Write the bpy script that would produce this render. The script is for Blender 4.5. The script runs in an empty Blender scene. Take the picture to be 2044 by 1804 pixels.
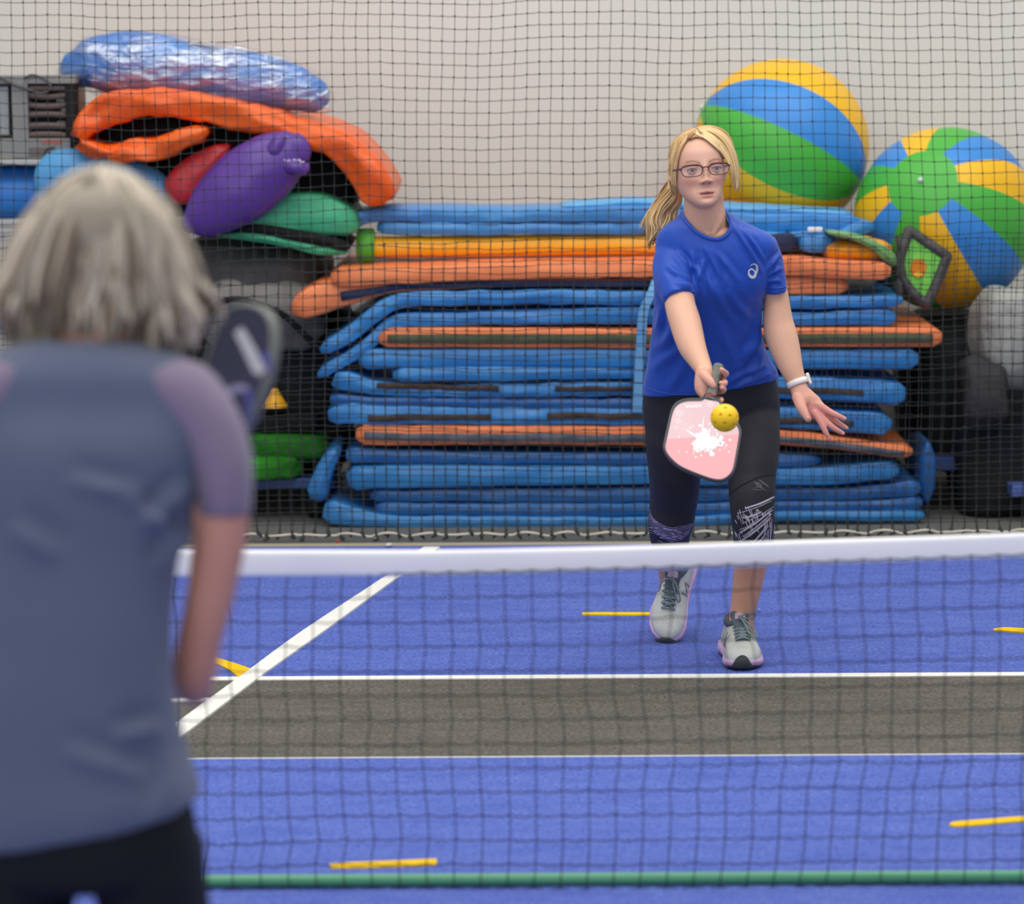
import bpy, bmesh, math, random
import numpy as np
from mathutils import Vector, Matrix, noise as mnoise
from mathutils.bvhtree import BVHTree

random.seed(7)
rng = np.random.default_rng(7)
C = bpy.context.scene.collection

# ------------------------------------------------------------------ camera
F_PX, CX, CY = 6600.0, 1022.0, 902.0
CAM_H = 1.85
PITCH = math.atan((902.0 - 40.0) / F_PX)
ROLL = math.radians(-0.33)
CAM_M = Matrix.Rotation(math.pi / 2 - PITCH, 3, 'X') @ Matrix.Rotation(ROLL, 3, 'Z')
CAM_P = np.array((0.0, 0.0, CAM_H))
cam_data = bpy.data.cameras.new('camera')
cam = bpy.data.objects.new('camera', cam_data)
C.objects.link(cam)
cam.location = (0, 0, CAM_H)
cam.rotation_euler = CAM_M.to_euler()
cam_data.sensor_fit = 'HORIZONTAL'
cam_data.sensor_width = 36.0
cam_data.lens = 36.0 * F_PX / 2044.0
cam_data.clip_start = 0.1
cam_data.clip_end = 100
cam_data.dof.use_dof = True
cam_data.dof.focus_distance = 9.8
cam_data.dof.aperture_fstop = 2.9
bpy.context.scene.camera = cam

# ------------------------------------------------------------------ light
sc = bpy.context.scene
sc.view_settings.view_transform = 'Standard'
sc.view_settings.look = 'None'
sc.view_settings.gamma = 1.0
sc.view_settings.use_curve_mapping = False
sc.view_settings.exposure = 0.0
world = bpy.data.worlds.new('world')
sc.world = world
world.use_nodes = True
wb = world.node_tree.nodes['Background']
wb.inputs['Color'].default_value = (0.96, 0.975, 1.0, 1)
wb.inputs['Strength'].default_value = 0.50


def area_light(name, loc, rot, sx, sy, energy, col):
    l = bpy.data.lights.new(name, 'AREA')
    l.shape = 'RECTANGLE'
    l.size, l.size_y = sx, sy
    l.energy = energy
    l.color = col
    o = bpy.data.objects.new(name, l)
    C.objects.link(o)
    o.location = loc
    o.rotation_euler = rot
    return o


area_light('ceiling_light', (-1.5, 6.5, 5.6), (0, 0, 0), 5.0, 5.0, 245, (1.0, 0.985, 0.96))
area_light('ceiling_light', (3.0, 8.0, 5.6), (0, 0, 0), 3.0, 5.0, 135, (1.0, 0.985, 0.96))
area_light('ceiling_light', (0.5, 11.2, 5.6), (0, 0, 0), 7.0, 1.6, 120, (1.0, 0.985, 0.96))
# added soft fill light behind the camera, brightens surfaces facing it
area_light('front_fill', (-2.0, -4.5, 3.4), (math.radians(80), 0, 0), 9.0, 3.6, 300, (0.97, 0.985, 1.0))

# ------------------------------------------------------------------ projection helpers
RM = np.array(CAM_M)


def ray(px, py):
    d = RM @ np.array(((px - CX) / F_PX, -(py - CY) / F_PX, -1.0))
    return d


def P(px, py, Y):
    """point seen at photo pixel px, py on the vertical plane at distance Y"""
    d = ray(px, py)
    return CAM_P + d * (Y / d[1])


def G(px, py, z=0.0):
    d = ray(px, py)
    return CAM_P + d * ((z - CAM_H) / d[2])


def proj(v):
    q = (np.asarray(v) - CAM_P) @ RM
    w = -q[..., 2]
    return np.stack((CX + F_PX * q[..., 0] / w, CY - F_PX * q[..., 1] / w), -1)


def scl(Y, py=900):
    """pixels per metre at distance Y"""
    d = ray(CX, py)
    return F_PX / (Y / d[1])


def lin(c):
    return tuple((x / 12.92 if x <= 0.04045 else ((x + 0.055) / 1.055) ** 2.4) for x in c)


def rgb(r, g, b):
    return lin((r / 255.0, g / 255.0, b / 255.0))


# ------------------------------------------------------------------ materials
def mat(name, col, rough=0.5, spec=0.5, col2=None, nscale=6.0, nfac=0.5, ndetail=3.0, stretch=(1, 1, 1),
        bump=0.0, bscale=60.0, bdetail=2.0, bdist=0.01, bstretch=(1, 1, 1), attr=None, sheen=0.0, metallic=0.0, coat=0.0, sub=0.0,
        lo=0.35, hi=0.65):
    m = bpy.data.materials.new(name)
    m.use_nodes = True
    nt = m.node_tree
    b = nt.nodes['Principled BSDF']
    b.inputs['Roughness'].default_value = rough
    b.inputs['Specular IOR Level'].default_value = spec
    b.inputs['Metallic'].default_value = metallic
    b.inputs['Sheen Weight'].default_value = sheen
    b.inputs['Coat Weight'].default_value = coat
    if sub:
        b.inputs['Subsurface Weight'].default_value = sub
        b.inputs['Subsurface Radius'].default_value = (0.01, 0.004, 0.002)
        b.inputs['Subsurface Scale'].default_value = 0.6
    b.inputs['Base Color'].default_value = (*col, 1)
    src = None
    tc = nt.nodes.new('ShaderNodeTexCoord')

    def tex(scale, detail, st):
        mp = nt.nodes.new('ShaderNodeMapping')
        mp.inputs['Scale'].default_value = st
        nt.links.new(tc.outputs['Object'], mp.inputs['Vector'])
        n = nt.nodes.new('ShaderNodeTexNoise')
        n.inputs['Scale'].default_value = scale
        n.inputs['Detail'].default_value = detail
        nt.links.new(mp.outputs['Vector'], n.inputs['Vector'])
        return n
    if attr:
        a = nt.nodes.new('ShaderNodeAttribute')
        a.attribute_name = attr
        src = a.outputs['Color']
    if col2 is not None:
        n = tex(nscale, ndetail, stretch)
        r = nt.nodes.new('ShaderNodeMapRange')
        r.inputs['From Min'].default_value = lo
        r.inputs['From Max'].default_value = hi
        r.inputs['To Max'].default_value = nfac
        nt.links.new(n.outputs['Fac'], r.inputs['Value'])
        mx = nt.nodes.new('ShaderNodeMix')
        mx.data_type = 'RGBA'
        nt.links.new(r.outputs['Result'], mx.inputs[0])
        if src is not None:
            nt.links.new(src, mx.inputs[6])
        else:
            mx.inputs[6].default_value = (*col, 1)
        mx.inputs[7].default_value = (*col2, 1)
        src = mx.outputs[2]
    if src is not None:
        nt.links.new(src, b.inputs['Base Color'])
    if bump:
        n = tex(bscale, bdetail, bstretch)
        bp = nt.nodes.new('ShaderNodeBump')
        bp.inputs['Strength'].default_value = bump
        bp.inputs['Distance'].default_value = bdist
        nt.links.new(n.outputs['Fac'], bp.inputs['Height'])
        nt.links.new(bp.outputs['Normal'], b.inputs['Normal'])
    return m


def glassy(name, tint, alpha, rough=0.1):
    m = bpy.data.materials.new(name)
    m.use_nodes = True
    nt = m.node_tree
    b = nt.nodes['Principled BSDF']
    b.inputs['Base Color'].default_value = (*tint, 1)
    b.inputs['Roughness'].default_value = rough
    tr = nt.nodes.new('ShaderNodeBsdfTransparent')
    mx = nt.nodes.new('ShaderNodeMixShader')
    mx.inputs[0].default_value = alpha
    nt.links.new(tr.outputs[0], mx.inputs[1])
    nt.links.new(b.outputs[0], mx.inputs[2])
    nt.links.new(mx.outputs[0], nt.nodes['Material Output'].inputs['Surface'])
    return m


# ------------------------------------------------------------------ object helpers
ORG = {}


def empty(name, loc, label, cat, group=None):
    o = bpy.data.objects.new(name, None)
    o.empty_display_size = 0.1
    C.objects.link(o)
    o.location = tuple(loc)
    ORG[o.name] = np.array(loc, float)
    o['label'] = label
    o['category'] = cat
    if group:
        o['group'] = group
    return o


def mk(name, verts, faces, m, parent=None, smooth=True, label=None, cat=None, group=None, kind=None, cols=None, loc=None):
    v = np.asarray(verts, float).reshape(-1, 3)
    if parent is not None:
        org = ORG[parent.name]
    elif loc is not None:
        org = np.array(loc, float)
    else:
        org = np.array(((v[:, 0].min() + v[:, 0].max()) / 2, (v[:, 1].min() + v[:, 1].max()) / 2, v[:, 2].min()))
    me = bpy.data.meshes.new(name)
    if isinstance(faces, np.ndarray):
        faces = faces.tolist()
    me.from_pydata((v - org).tolist(), [], faces)
    if isinstance(m, (list, tuple)):
        for q in m:
            me.materials.append(q)
    else:
        me.materials.append(m)
    if smooth:
        me.polygons.foreach_set('use_smooth', [True] * len(me.polygons))
    if cols is not None:
        a = me.color_attributes.new('Col', 'FLOAT_COLOR', 'POINT')
        cc = np.ones((len(v), 4), np.float32)
        cc[:, :3] = cols
        a.data.foreach_set('color', cc.ravel())
    me.update()
    o = bpy.data.objects.new(name, me)
    C.objects.link(o)
    if parent is not None:
        o.parent = parent
        ORG[o.name] = org
    else:
        o.location = tuple(org)
        ORG[o.name] = org
    if label:
        o['label'] = label
    if cat:
        o['category'] = cat
    if group:
        o['group'] = group
    if kind:
        o['kind'] = kind
    return o


class MB:
    """collects closed shapes into one mesh"""

    def __init__(self):
        self.v = []
        self.f = []
        self.c = []
        self.n = 0

    def add(self, vf, col=None):
        v, f = vf
        v = np.asarray(v, float)
        self.v.append(v)
        self.f.extend([[i + self.n for i in q] for q in f])
        if col is not None:
            self.c.append(np.tile(np.asarray(col, float), (len(v), 1)) if np.ndim(col) == 1 else np.asarray(col, float))
        self.n += len(v)
        return self

    def get(self):
        return np.concatenate(self.v), self.f

    def mk(self, name, m, parent=None, **k):
        v, f = self.get()
        if self.c:
            k['cols'] = np.concatenate(self.c)
        return mk(name, v, f, m, parent, **k)


def box(c, s, rz=0.0):
    x, y, z = s[0] / 2, s[1] / 2, s[2] / 2
    v = np.array([(a * x, b * y, d * z) for a in (-1, 1) for b in (-1, 1) for d in (-1, 1)])
    if rz:
        co, si = math.cos(rz), math.sin(rz)
        v = v @ np.array(((co, si, 0), (-si, co, 0), (0, 0, 1)))
    f = [[0, 1, 3, 2], [4, 6, 7, 5], [0, 4, 5, 1], [2, 3, 7, 6], [0, 2, 6, 4], [1, 5, 7, 3]]
    return v + np.asarray(c, float), f


def rbox(c, s, r=0.01, rz=0.0):
    """box with chamfered edges"""
    bm = bmesh.new()
    bmesh.ops.create_cube(bm, size=1.0)
    for v in bm.verts:
        v.co = Vector((v.co.x * s[0], v.co.y * s[1], v.co.z * s[2]))
    bmesh.ops.bevel(bm, geom=list(bm.edges), offset=r, segments=2, affect='EDGES', profile=0.6)
    vv = np.array([v.co[:] for v in bm.verts])
    bm.verts.index_update()
    ff = [[v.index for v in f.verts] for f in bm.faces]
    bm.free()
    if rz:
        co, si = math.cos(rz), math.sin(rz)
        vv = vv @ np.array(((co, si, 0), (-si, co, 0), (0, 0, 1)))
    return vv + np.asarray(c, float), ff


def loft(rings, cap=True, closed=False):
    n = len(rings[0])
    v = np.concatenate([np.asarray(r, float) for r in rings])
    f = []
    m = len(rings)
    for i in range(m - 1 if not closed else m):
        a = i * n
        b = ((i + 1) % m) * n
        for j in range(n):
            k = (j + 1) % n
            f.append([a + j, a + k, b + k, b + j])
    if cap and not closed:
        v = np.concatenate((v, [np.mean(rings[0], 0), np.mean(rings[-1], 0)]))
        for j in range(n):
            k = (j + 1) % n
            f.append([m * n, k, j])
            f.append([m * n + 1, (m - 1) * n + j, (m - 1) * n + k])
    return v, f


def catmull(nodes, sub=4):
    a = np.asarray(nodes, float)
    if len(a) < 3 or sub <= 1:
        if sub <= 1:
            return a
        t = np.linspace(0, 1, sub + 1)[:, None]
        return a[0] * (1 - t) + a[1] * t
    p = np.concatenate(([2 * a[0] - a[1]], a, [2 * a[-1] - a[-2]]))
    out = []
    for i in range(1, len(p) - 2):
        for s in range(sub):
            t = s / sub
            out.append(0.5 * ((2 * p[i]) + (-p[i - 1] + p[i + 1]) * t + (2 * p[i - 1] - 5 * p[i] + 4 * p[i + 1] - p[i + 2]) * t * t
                              + (-p[i - 1] + 3 * p[i] - 3 * p[i + 1] + p[i + 2]) * t ** 3))
    out.append(a[-1])
    return np.array(out)


def nrm(v):
    v = np.asarray(v, float)
    return v / (np.linalg.norm(v) + 1e-12)


def tube(pts, ra, rb=None, seg=10, ref=(0, 1, 0), rnd=True, cap=True):
    """elliptic tube along pts; ra = radius across the view, rb = radius along ref"""
    pts = np.asarray(pts, float)
    m = len(pts)
    ra = np.broadcast_to(np.asarray(ra, float), (m,))
    rb = ra if rb is None else np.broadcast_to(np.asarray(rb, float), (m,))
    T = np.gradient(pts, axis=0)
    if rnd:
        t0, t1 = nrm(T[0]), nrm(T[-1])
        k = [(-1.0, 0.12), (-0.87, 0.5), (-0.5, 0.87)]
        r0, r1 = min(ra[0], rb[0]), min(ra[-1], rb[-1])
        pts = np.concatenate(([pts[0] + t0 * r0 * q[0] for q in k], pts, [pts[-1] - t1 * r1 * q[0] for q in k[::-1]]))
        ra = np.concatenate(([ra[0] * q[1] for q in k], ra, [ra[-1] * q[1] for q in k[::-1]]))
        rb = np.concatenate(([rb[0] * q[1] for q in k], rb, [rb[-1] * q[1] for q in k[::-1]]))
        T = np.concatenate(([t0] * 3, T, [t1] * 3))
        m = len(pts)
    th = np.arange(seg) * 2 * math.pi / seg
    rings = []
    ref = np.asarray(ref, float)
    for i in range(m):
        t = nrm(T[i])
        u = np.cross(t, ref)
        if np.linalg.norm(u) < 1e-3:
            u = np.cross(t, (1.0, 0.1, 0.2))
        u = nrm(u)
        w = np.cross(u, t)
        rings.append(pts[i] + np.outer(np.cos(th) * ra[i], u) + np.outer(np.sin(th) * rb[i], w))
    return loft(rings, cap)


def ptube(nodes, Y0, sub=4, seg=14, ref=(0, 1, 0), rnd=True):
    """nodes (px, py, dy, half width px[, half depth m]) traced in the photo"""
    pts, ra, rb = [], [], []
    for n in nodes:
        Y = Y0 + n[2]
        p = P(n[0], n[1], Y)
        a = n[3] / scl(Y, n[1])
        pts.append(p)
        ra.append(a)
        rb.append(n[4] if len(n) > 4 and n[4] else a)
    q = catmull(np.column_stack((pts, ra, rb)), sub)
    return tube(q[:, :3], q[:, 3], q[:, 4], seg, ref, rnd)


def band(nodes, depth, Yf, sub=6, corner=0.6, wr=0.003, seed=0, wfreq=9.0, flat_end=0.5, yoff=None, seg=4):
    """padded slab seen from its front edge: nodes (px, py, half thickness px) of the front face; goes back by depth"""
    rs = []
    for i, n in enumerate(nodes):
        Y = Yf + (n[3] if len(n) > 3 else 0.0)
        p = P(n[0], n[1], Y)
        rs.append((*p, n[2] / scl(Y, n[1])))
    q = catmull(rs, sub)
    # finer steps along the length
    seglen = np.linalg.norm(np.diff(q[:, :3], axis=0), axis=1)
    L = np.concatenate(([0], np.cumsum(seglen)))
    ns = max(8, int(L[-1] / 0.03))
    t = np.linspace(0, L[-1], ns)
    q = np.column_stack([np.interp(t, L, q[:, k]) for k in range(4)])
    L = t
    T = np.gradient(q[:, :3], axis=0)
    rings = []
    e = 0.035
    nc = seg
    for i in range(len(q)):
        c, h = q[i, :3], q[i, 3]
        tt = nrm((T[i][0], 0, T[i][2]))
        n = np.array((-tt[2], 0, tt[0]))
        if n[2] < 0:
            n = -n
        d = min(L[i], L[-1] - L[i])
        k = 1.0 - flat_end * max(0.0, 1 - d / e) ** 2
        hh = h * k
        dd = depth - 0.02 * (1 - k)
        y0 = 0.03 * (1 - k)
        r = min(hh * corner, 0.03)
        ring = []
        for (sx, sy, a0) in ((1, 1, 0), (-1, 1, 90), (-1, -1, 180), (1, -1, 270)):
            for s in range(nc + 1):
                a = math.radians(a0 + 90.0 * s / nc)
                # local: x = thickness, y = depth
                px = (hh - r) * (1 if sx > 0 else -1) + r * math.cos(a)
                py = (y0 + r if sy < 0 else dd - r) + r * math.sin(a)
                ring.append(c + n * px + np.array((0, py, 0)))
            if sx == 1 and sy == 1:
                pass
            if sx == -1 and sy == 1:
                # extra points on the front-facing bottom to top edge are added below
                pass
        rings.append(np.array(ring))
    rings = [np.array(r) for r in rings]
    # add midpoints on the front face for a soft bulge
    out = []
    for r in rings:
        a, b = r[2 * (nc + 1) + nc], r[3 * (nc + 1)]
        mids = [a * (1 - s) + b * s + np.array((0, -0.004 * math.sin(math.pi * s), 0)) for s in (0.25, 0.5, 0.75)]
        out.append(np.concatenate((r[:3 * (nc + 1)], mids, r[3 * (nc + 1):])))
    v, f = loft(out)
    if wr:
        for i in range(len(v)):
            p = v[i]
            w = mnoise.noise(Vector((p[0] * wfreq + seed * 7.1, p[1] * 5, p[2] * 14 + seed * 3.3)))
            w2 = mnoise.noise(Vector((p[0] * wfreq * 3 + p[2] * 25 + seed, p[1] * 8, p[2] * 22)))
            v[i, 1] += wr * 1.5 * w + wr * 0.8 * w2
            v[i, 2] += wr * 0.6 * w
    return v, f


def remesh(parts, voxel, smooth=4, fac=0.5):
    mb = MB()
    for p in parts:
        mb.add(p)
    v, f = mb.get()
    me = bpy.data.meshes.new('tmp')
    me.from_pydata(v.tolist(), [], f)
    o = bpy.data.objects.new('tmp', me)
    C.objects.link(o)
    md = o.modifiers.new('r', 'REMESH')
    md.mode = 'VOXEL'
    md.voxel_size = voxel
    if smooth:
        s = o.modifiers.new('s', 'SMOOTH')
        s.factor = fac
        s.iterations = smooth
    dg = bpy.context.evaluated_depsgraph_get()
    e = o.evaluated_get(dg).to_mesh()
    n = len(e.vertices)
    vv = np.empty(n * 3)
    e.vertices.foreach_get('co', vv)
    lt = np.empty(len(e.polygons), int)
    e.polygons.foreach_get('loop_total', lt)
    li = np.empty(len(e.loops), int)
    e.loops.foreach_get('vertex_index', li)
    nn = np.empty(n * 3)
    e.vertices.foreach_get('normal', nn)
    if (lt == 4).all():
        ff = li.reshape(-1, 4)
    else:
        ff, k = [], 0
        for t in lt:
            ff.append(li[k:k + t].tolist())
            k += t
    bpy.data.objects.remove(o)
    bpy.data.meshes.remove(me)
    return vv.reshape(-1, 3), ff, nn.reshape(-1, 3)


def bvh(v, f):
    return BVHTree.FromPolygons([tuple(p) for p in v], [list(map(int, q)) for q in f])


def onto(tree, px, py, off=0.001):
    """point of a surface that the photo shows at pixel px, py (real 3D position on that surface)"""
    d = Vector(ray(px, py)).normalized()
    h = tree.ray_cast(Vector(CAM_P), d)
    if h[0] is None:
        return None, None
    n = h[1]
    if n.dot(d) > 0:
        n = -n
    return np.array(h[0]) + np.array(n) * off, np.array(n)


def ribbon_on(tree, pts, width_px, off=0.001, th=0.0006):
    """a flat printed stroke lying on a surface; pts in photo pixels, width per point"""
    pts = np.asarray(pts, float)
    T = np.gradient(pts, axis=0)
    L, R = [], []
    w = np.broadcast_to(np.asarray(width_px, float), (len(pts),))
    for i in range(len(pts)):
        t = T[i] / (np.linalg.norm(T[i]) + 1e-9)
        n = np.array((-t[1], t[0]))
        a, _ = onto(tree, *(pts[i] + n * w[i] / 2), off)
        b, _ = onto(tree, *(pts[i] - n * w[i] / 2), off)
        if a is None or b is None:
            continue
        L.append(a)
        R.append(b)
    m = len(L)
    if m < 2:
        return None
    v = np.array(L + R)
    f = [[i, i + 1, m + i + 1, m + i] for i in range(m - 1)]
    return v, f


def poly_prism(pts, n, th):
    """extrude a planar outline of 3D points by th along n (both signs centred)"""
    pts = np.asarray(pts, float)
    n = nrm(n)
    m = len(pts)
    v = np.concatenate((pts + n * th / 2, pts - n * th / 2))
    f = [list(range(m)), list(range(2 * m - 1, m - 1, -1))]
    for i in range(m):
        k = (i + 1) % m
        f.append([i, m + i, m + k, k])
    return v, f


def uvsphere(c, r, nu=24, nv=14, s=(1, 1, 1)):
    rings = []
    for i in range(1, nv):
        a = math.pi * i / nv
        th = np.arange(nu) * 2 * math.pi / nu
        rings.append(np.column_stack((np.cos(th) * math.sin(a) * s[0], np.sin(th) * math.sin(a) * s[1], np.full(nu, math.cos(a)) * s[2])) * r + np.asarray(c))
    v, f = loft(rings)
    v[-2] = np.asarray(c) + np.array((0, 0, r * s[2]))
    v[-1] = np.asarray(c) - np.array((0, 0, r * s[2]))
    return v, f


def resample(nodes, n, sub=10):
    q = catmull(nodes, sub)
    L = np.concatenate(([0], np.cumsum(np.linalg.norm(np.diff(q, axis=0), axis=1))))
    t = np.linspace(0, L[-1], n)
    return np.column_stack([np.interp(t, L, q[:, k]) for k in range(q.shape[1])])

# ================================================================== distances along the hall
Y_NET = G(1022, 1780)[1]      # court net
Y_PLAY = G(1485, 1336)[1]     # toe of the player's front shoe
Y_DIV = G(1022, 1079)[1]      # divider net
Y_MAT = G(1022, 1051)[1]      # front of the mat stack
Y_WALL = Y_MAT + 1.30
Y_CARPET = G(1022, 1092)[1]
print('DIST', Y_NET, Y_PLAY, Y_DIV, Y_MAT, Y_WALL)

# ================================================================== setting
M_grey = mat('grey_floor', rgb(118, 117, 114), 0.85, 0.3, rgb(84, 84, 84), 40, 0.6, 6, bump=0.3, bscale=200, bdist=0.003)


def carpet_mat(name, c1, c2, c3):
    m = mat(name, c1, 0.95, 0.15, c2, 190, 0.9, 4, (0.5, 1.0, 1.0), bump=0.7, bscale=330, bdetail=4, bdist=0.006, sheen=0.02)
    nt = m.node_tree
    b = nt.nodes['Principled BSDF']
    src = b.inputs['Base Color'].links[0].from_socket
    tc = nt.nodes.new('ShaderNodeTexCoord')
    mp = nt.nodes.new('ShaderNodeMapping')
    mp.inputs['Scale'].default_value = (1.0, 3.5, 1.0)
    n = nt.nodes.new('ShaderNodeTexNoise')
    n.inputs['Scale'].default_value = 5.5
    n.inputs['Detail'].default_value = 8
    n.inputs['Roughness'].default_value = 0.72
    r = nt.nodes.new('ShaderNodeMapRange')
    r.inputs['From Min'].default_value = 0.4
    r.inputs['From Max'].default_value = 0.68
    r.inputs['To Max'].default_value = 0.5
    mx = nt.nodes.new('ShaderNodeMix')
    mx.data_type = 'RGBA'
    nt.links.new(tc.outputs['Object'], mp.inputs['Vector'])
    nt.links.new(mp.outputs['Vector'], n.inputs['Vector'])
    nt.links.new(n.outputs['Fac'], r.inputs['Value'])
    nt.links.new(r.outputs['Result'], mx.inputs[0])
    nt.links.new(src, mx.inputs[6])
    mx.inputs[7].default_value = (*c3, 1)
    nt.links.new(mx.outputs[2], b.inputs['Base Color'])
    return m


M_blue_carpet = carpet_mat('blue_carpet', rgb(66, 86, 168), rgb(120, 138, 214), rgb(56, 76, 164))
M_black_carpet = carpet_mat('black_carpet', rgb(74, 72, 67), rgb(132, 128, 119), rgb(64, 62, 58))
M_line = mat('white_carpet_line', rgb(236, 234, 226), 0.95, 0.1, rgb(200, 200, 198), 150, 0.5, 4, bump=0.4, bscale=300, bdist=0.003)
M_yline = mat('yellow_carpet_line', rgb(238, 194, 30), 0.95, 0.1, rgb(205, 165, 40), 150, 0.5, 4, bump=0.4, bscale=300, bdist=0.003)
M_wall = mat('painted_wall', rgb(224, 219, 210), 0.6, 0.25, rgb(214, 208, 199), 0.7, 0.45, 4, bump=0.04, bscale=30)

floor = mk('floor', *box((0, 6, -0.05), (16, 20, 0.1)), M_grey, smooth=False, kind='structure', loc=(0, 6, -0.1))
y_b0, y_b1 = G(1022, 1515)[1], G(1022, 1356)[1]


def slab(name, x0, x1, y0, y1, z1, m, z0=0.0):
    return mk(name, *box(((x0 + x1) / 2, (y0 + y1) / 2, (z0 + z1) / 2), (x1 - x0, y1 - y0, z1 - z0)), m, floor, smooth=False)


slab('blue_carpet', -6, 6, -3.5, y_b0, 0.006, M_blue_carpet)
slab('black_carpet_strip', -6, 6, y_b0, y_b1, 0.006, M_black_carpet)
slab('blue_carpet', -6, 6, y_b1, Y_CARPET, 0.006, M_blue_carpet)
slab('edge_strip', -6, 6, Y_CARPET, Y_CARPET + 0.045, 0.010, mat('beige_edge', rgb(176, 166, 140), 0.6, 0.3))
slab('white_line', -6, 6, G(1022, 1359.5)[1], G(1022, 1353)[1], 0.009, M_line, 0.004)
slab('white_line', -6, 6, G(1022, 1515.9)[1], G(1022, 1514.6)[1], 0.0072, M_line, 0.004)


def floor_patch(name, edge_a, edge_b, m, z1=0.010, sub=6):
    a = catmull([G(*p, 0.006) for p in edge_a], sub)
    b = catmull([G(*p, 0.006) for p in edge_b], sub)
    n = len(a)
    top = np.concatenate((a, b))
    top[:, 2] = z1
    bot = top.copy()
    bot[:, 2] = 0.003
    v = np.concatenate((top, bot))
    f = []
    for i in range(n - 1):
        f.append([i, i + 1, n + i + 1, n + i])
        f.append([i, 2 * n + i, 2 * n + i + 1, i + 1])
        f.append([n + i, n + i + 1, 3 * n + i + 1, 3 * n + i])
    f.append([0, n, 3 * n, 2 * n])
    f.append([n - 1, 3 * n - 1, 4 * n - 1, 2 * n - 1])
    return mk(name, v, f, m, floor, smooth=False)


floor_patch('white_diagonal_line',
            [(846, 1094), (777, 1147), (605, 1261), (497, 1340), (400, 1411), (330, 1462), (200, 1556)],
            [(878, 1094), (808, 1144), (651, 1259), (537, 1340), (443, 1411), (376, 1462), (250, 1556)], M_line, 0.012)
floor_patch('white_line', [(200, 1397), (300, 1397), (418, 1395)], [(200, 1403), (300, 1402.5), (412, 1401)], M_line)
floor_patch('yellow_dash', [(658, 1727), (700, 1724), (800, 1720), (866, 1717), (872, 1721)], [(661, 1734), (700, 1734), (800, 1731), (866, 1728), (872, 1724)], M_yline)
floor_patch('yellow_dash', [(1895, 1646), (1910, 1642), (1960, 1638), (2040, 1632), (2120, 1629)], [(1895, 1648), (1910, 1651), (1960, 1648), (2040, 1641), (2120, 1639)], M_yline)
floor_patch('yellow_dash', [(1162, 1224.5), (1200, 1224), (1250, 1224), (1330, 1224)], [(1162, 1228), (1200, 1228.5), (1250, 1229), (1330, 1229)], M_yline)
floor_patch('yellow_dash', [(1983, 1257), (2005, 1254), (2044, 1256), (2100, 1258)], [(1983, 1259), (2005, 1261), (2044, 1264), (2100, 1266)], M_yline)
floor_patch('yellow_curve', [(360, 1302), (400, 1308), (430, 1314), (470, 1326), (502, 1337)], [(360, 1318), (400, 1322), (425, 1324), (455, 1337), (476, 1353)], M_yline)

wall = mk('wall_back', *box((0, Y_WALL + 0.1, 3.0), (16, 0.2, 6.0)), M_wall, smooth=False, kind='structure', loc=(0, Y_WALL + 0.1, 0))

# scraps lying on the grey floor by the net hem
for (px, py, w, col, nm, lb) in ((587, 1074, 15, (225, 222, 216), 'paper_scrap', 'white paper scrap lying by the divider net hem, largest of the litter'),
                                 (674, 1082, 9, (190, 60, 62), 'plastic_scrap', 'small red plastic scrap under the divider net hem'),
                                 (751, 1076, 8, (214, 210, 206), 'paper_scrap', 'small pale crumpled scrap by the net hem right of the red one'),
                                 (1516, 1217, 4, (222, 180, 140), 'leaf_scrap', 'tiny tan fleck on the blue carpet beside the white and lilac shoe'),
                                 (776, 1090, 14, (205, 205, 200), 'tape_scrap', 'flat white tape scrap on the beige carpet edge')):
    p = G(px, py, 0.010 if py > 1083 else 0.0)
    s = w / scl(p[1], py)
    v, f = uvsphere((0, 0, 0), 0.5, 8, 5)
    v = v * np.array((s, s * 1.4, min(s * 0.5, 0.012)))
    for i in range(len(v)):
        v[i] *= 1 + 0.35 * mnoise.noise(Vector(v[i] * 90 + px))
    v[:, 2] -= v[:, 2].min()
    mk(nm, v + p, f, mat(nm, rgb(*col), 0.7), smooth=False, label=lb, cat='litter')


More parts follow.
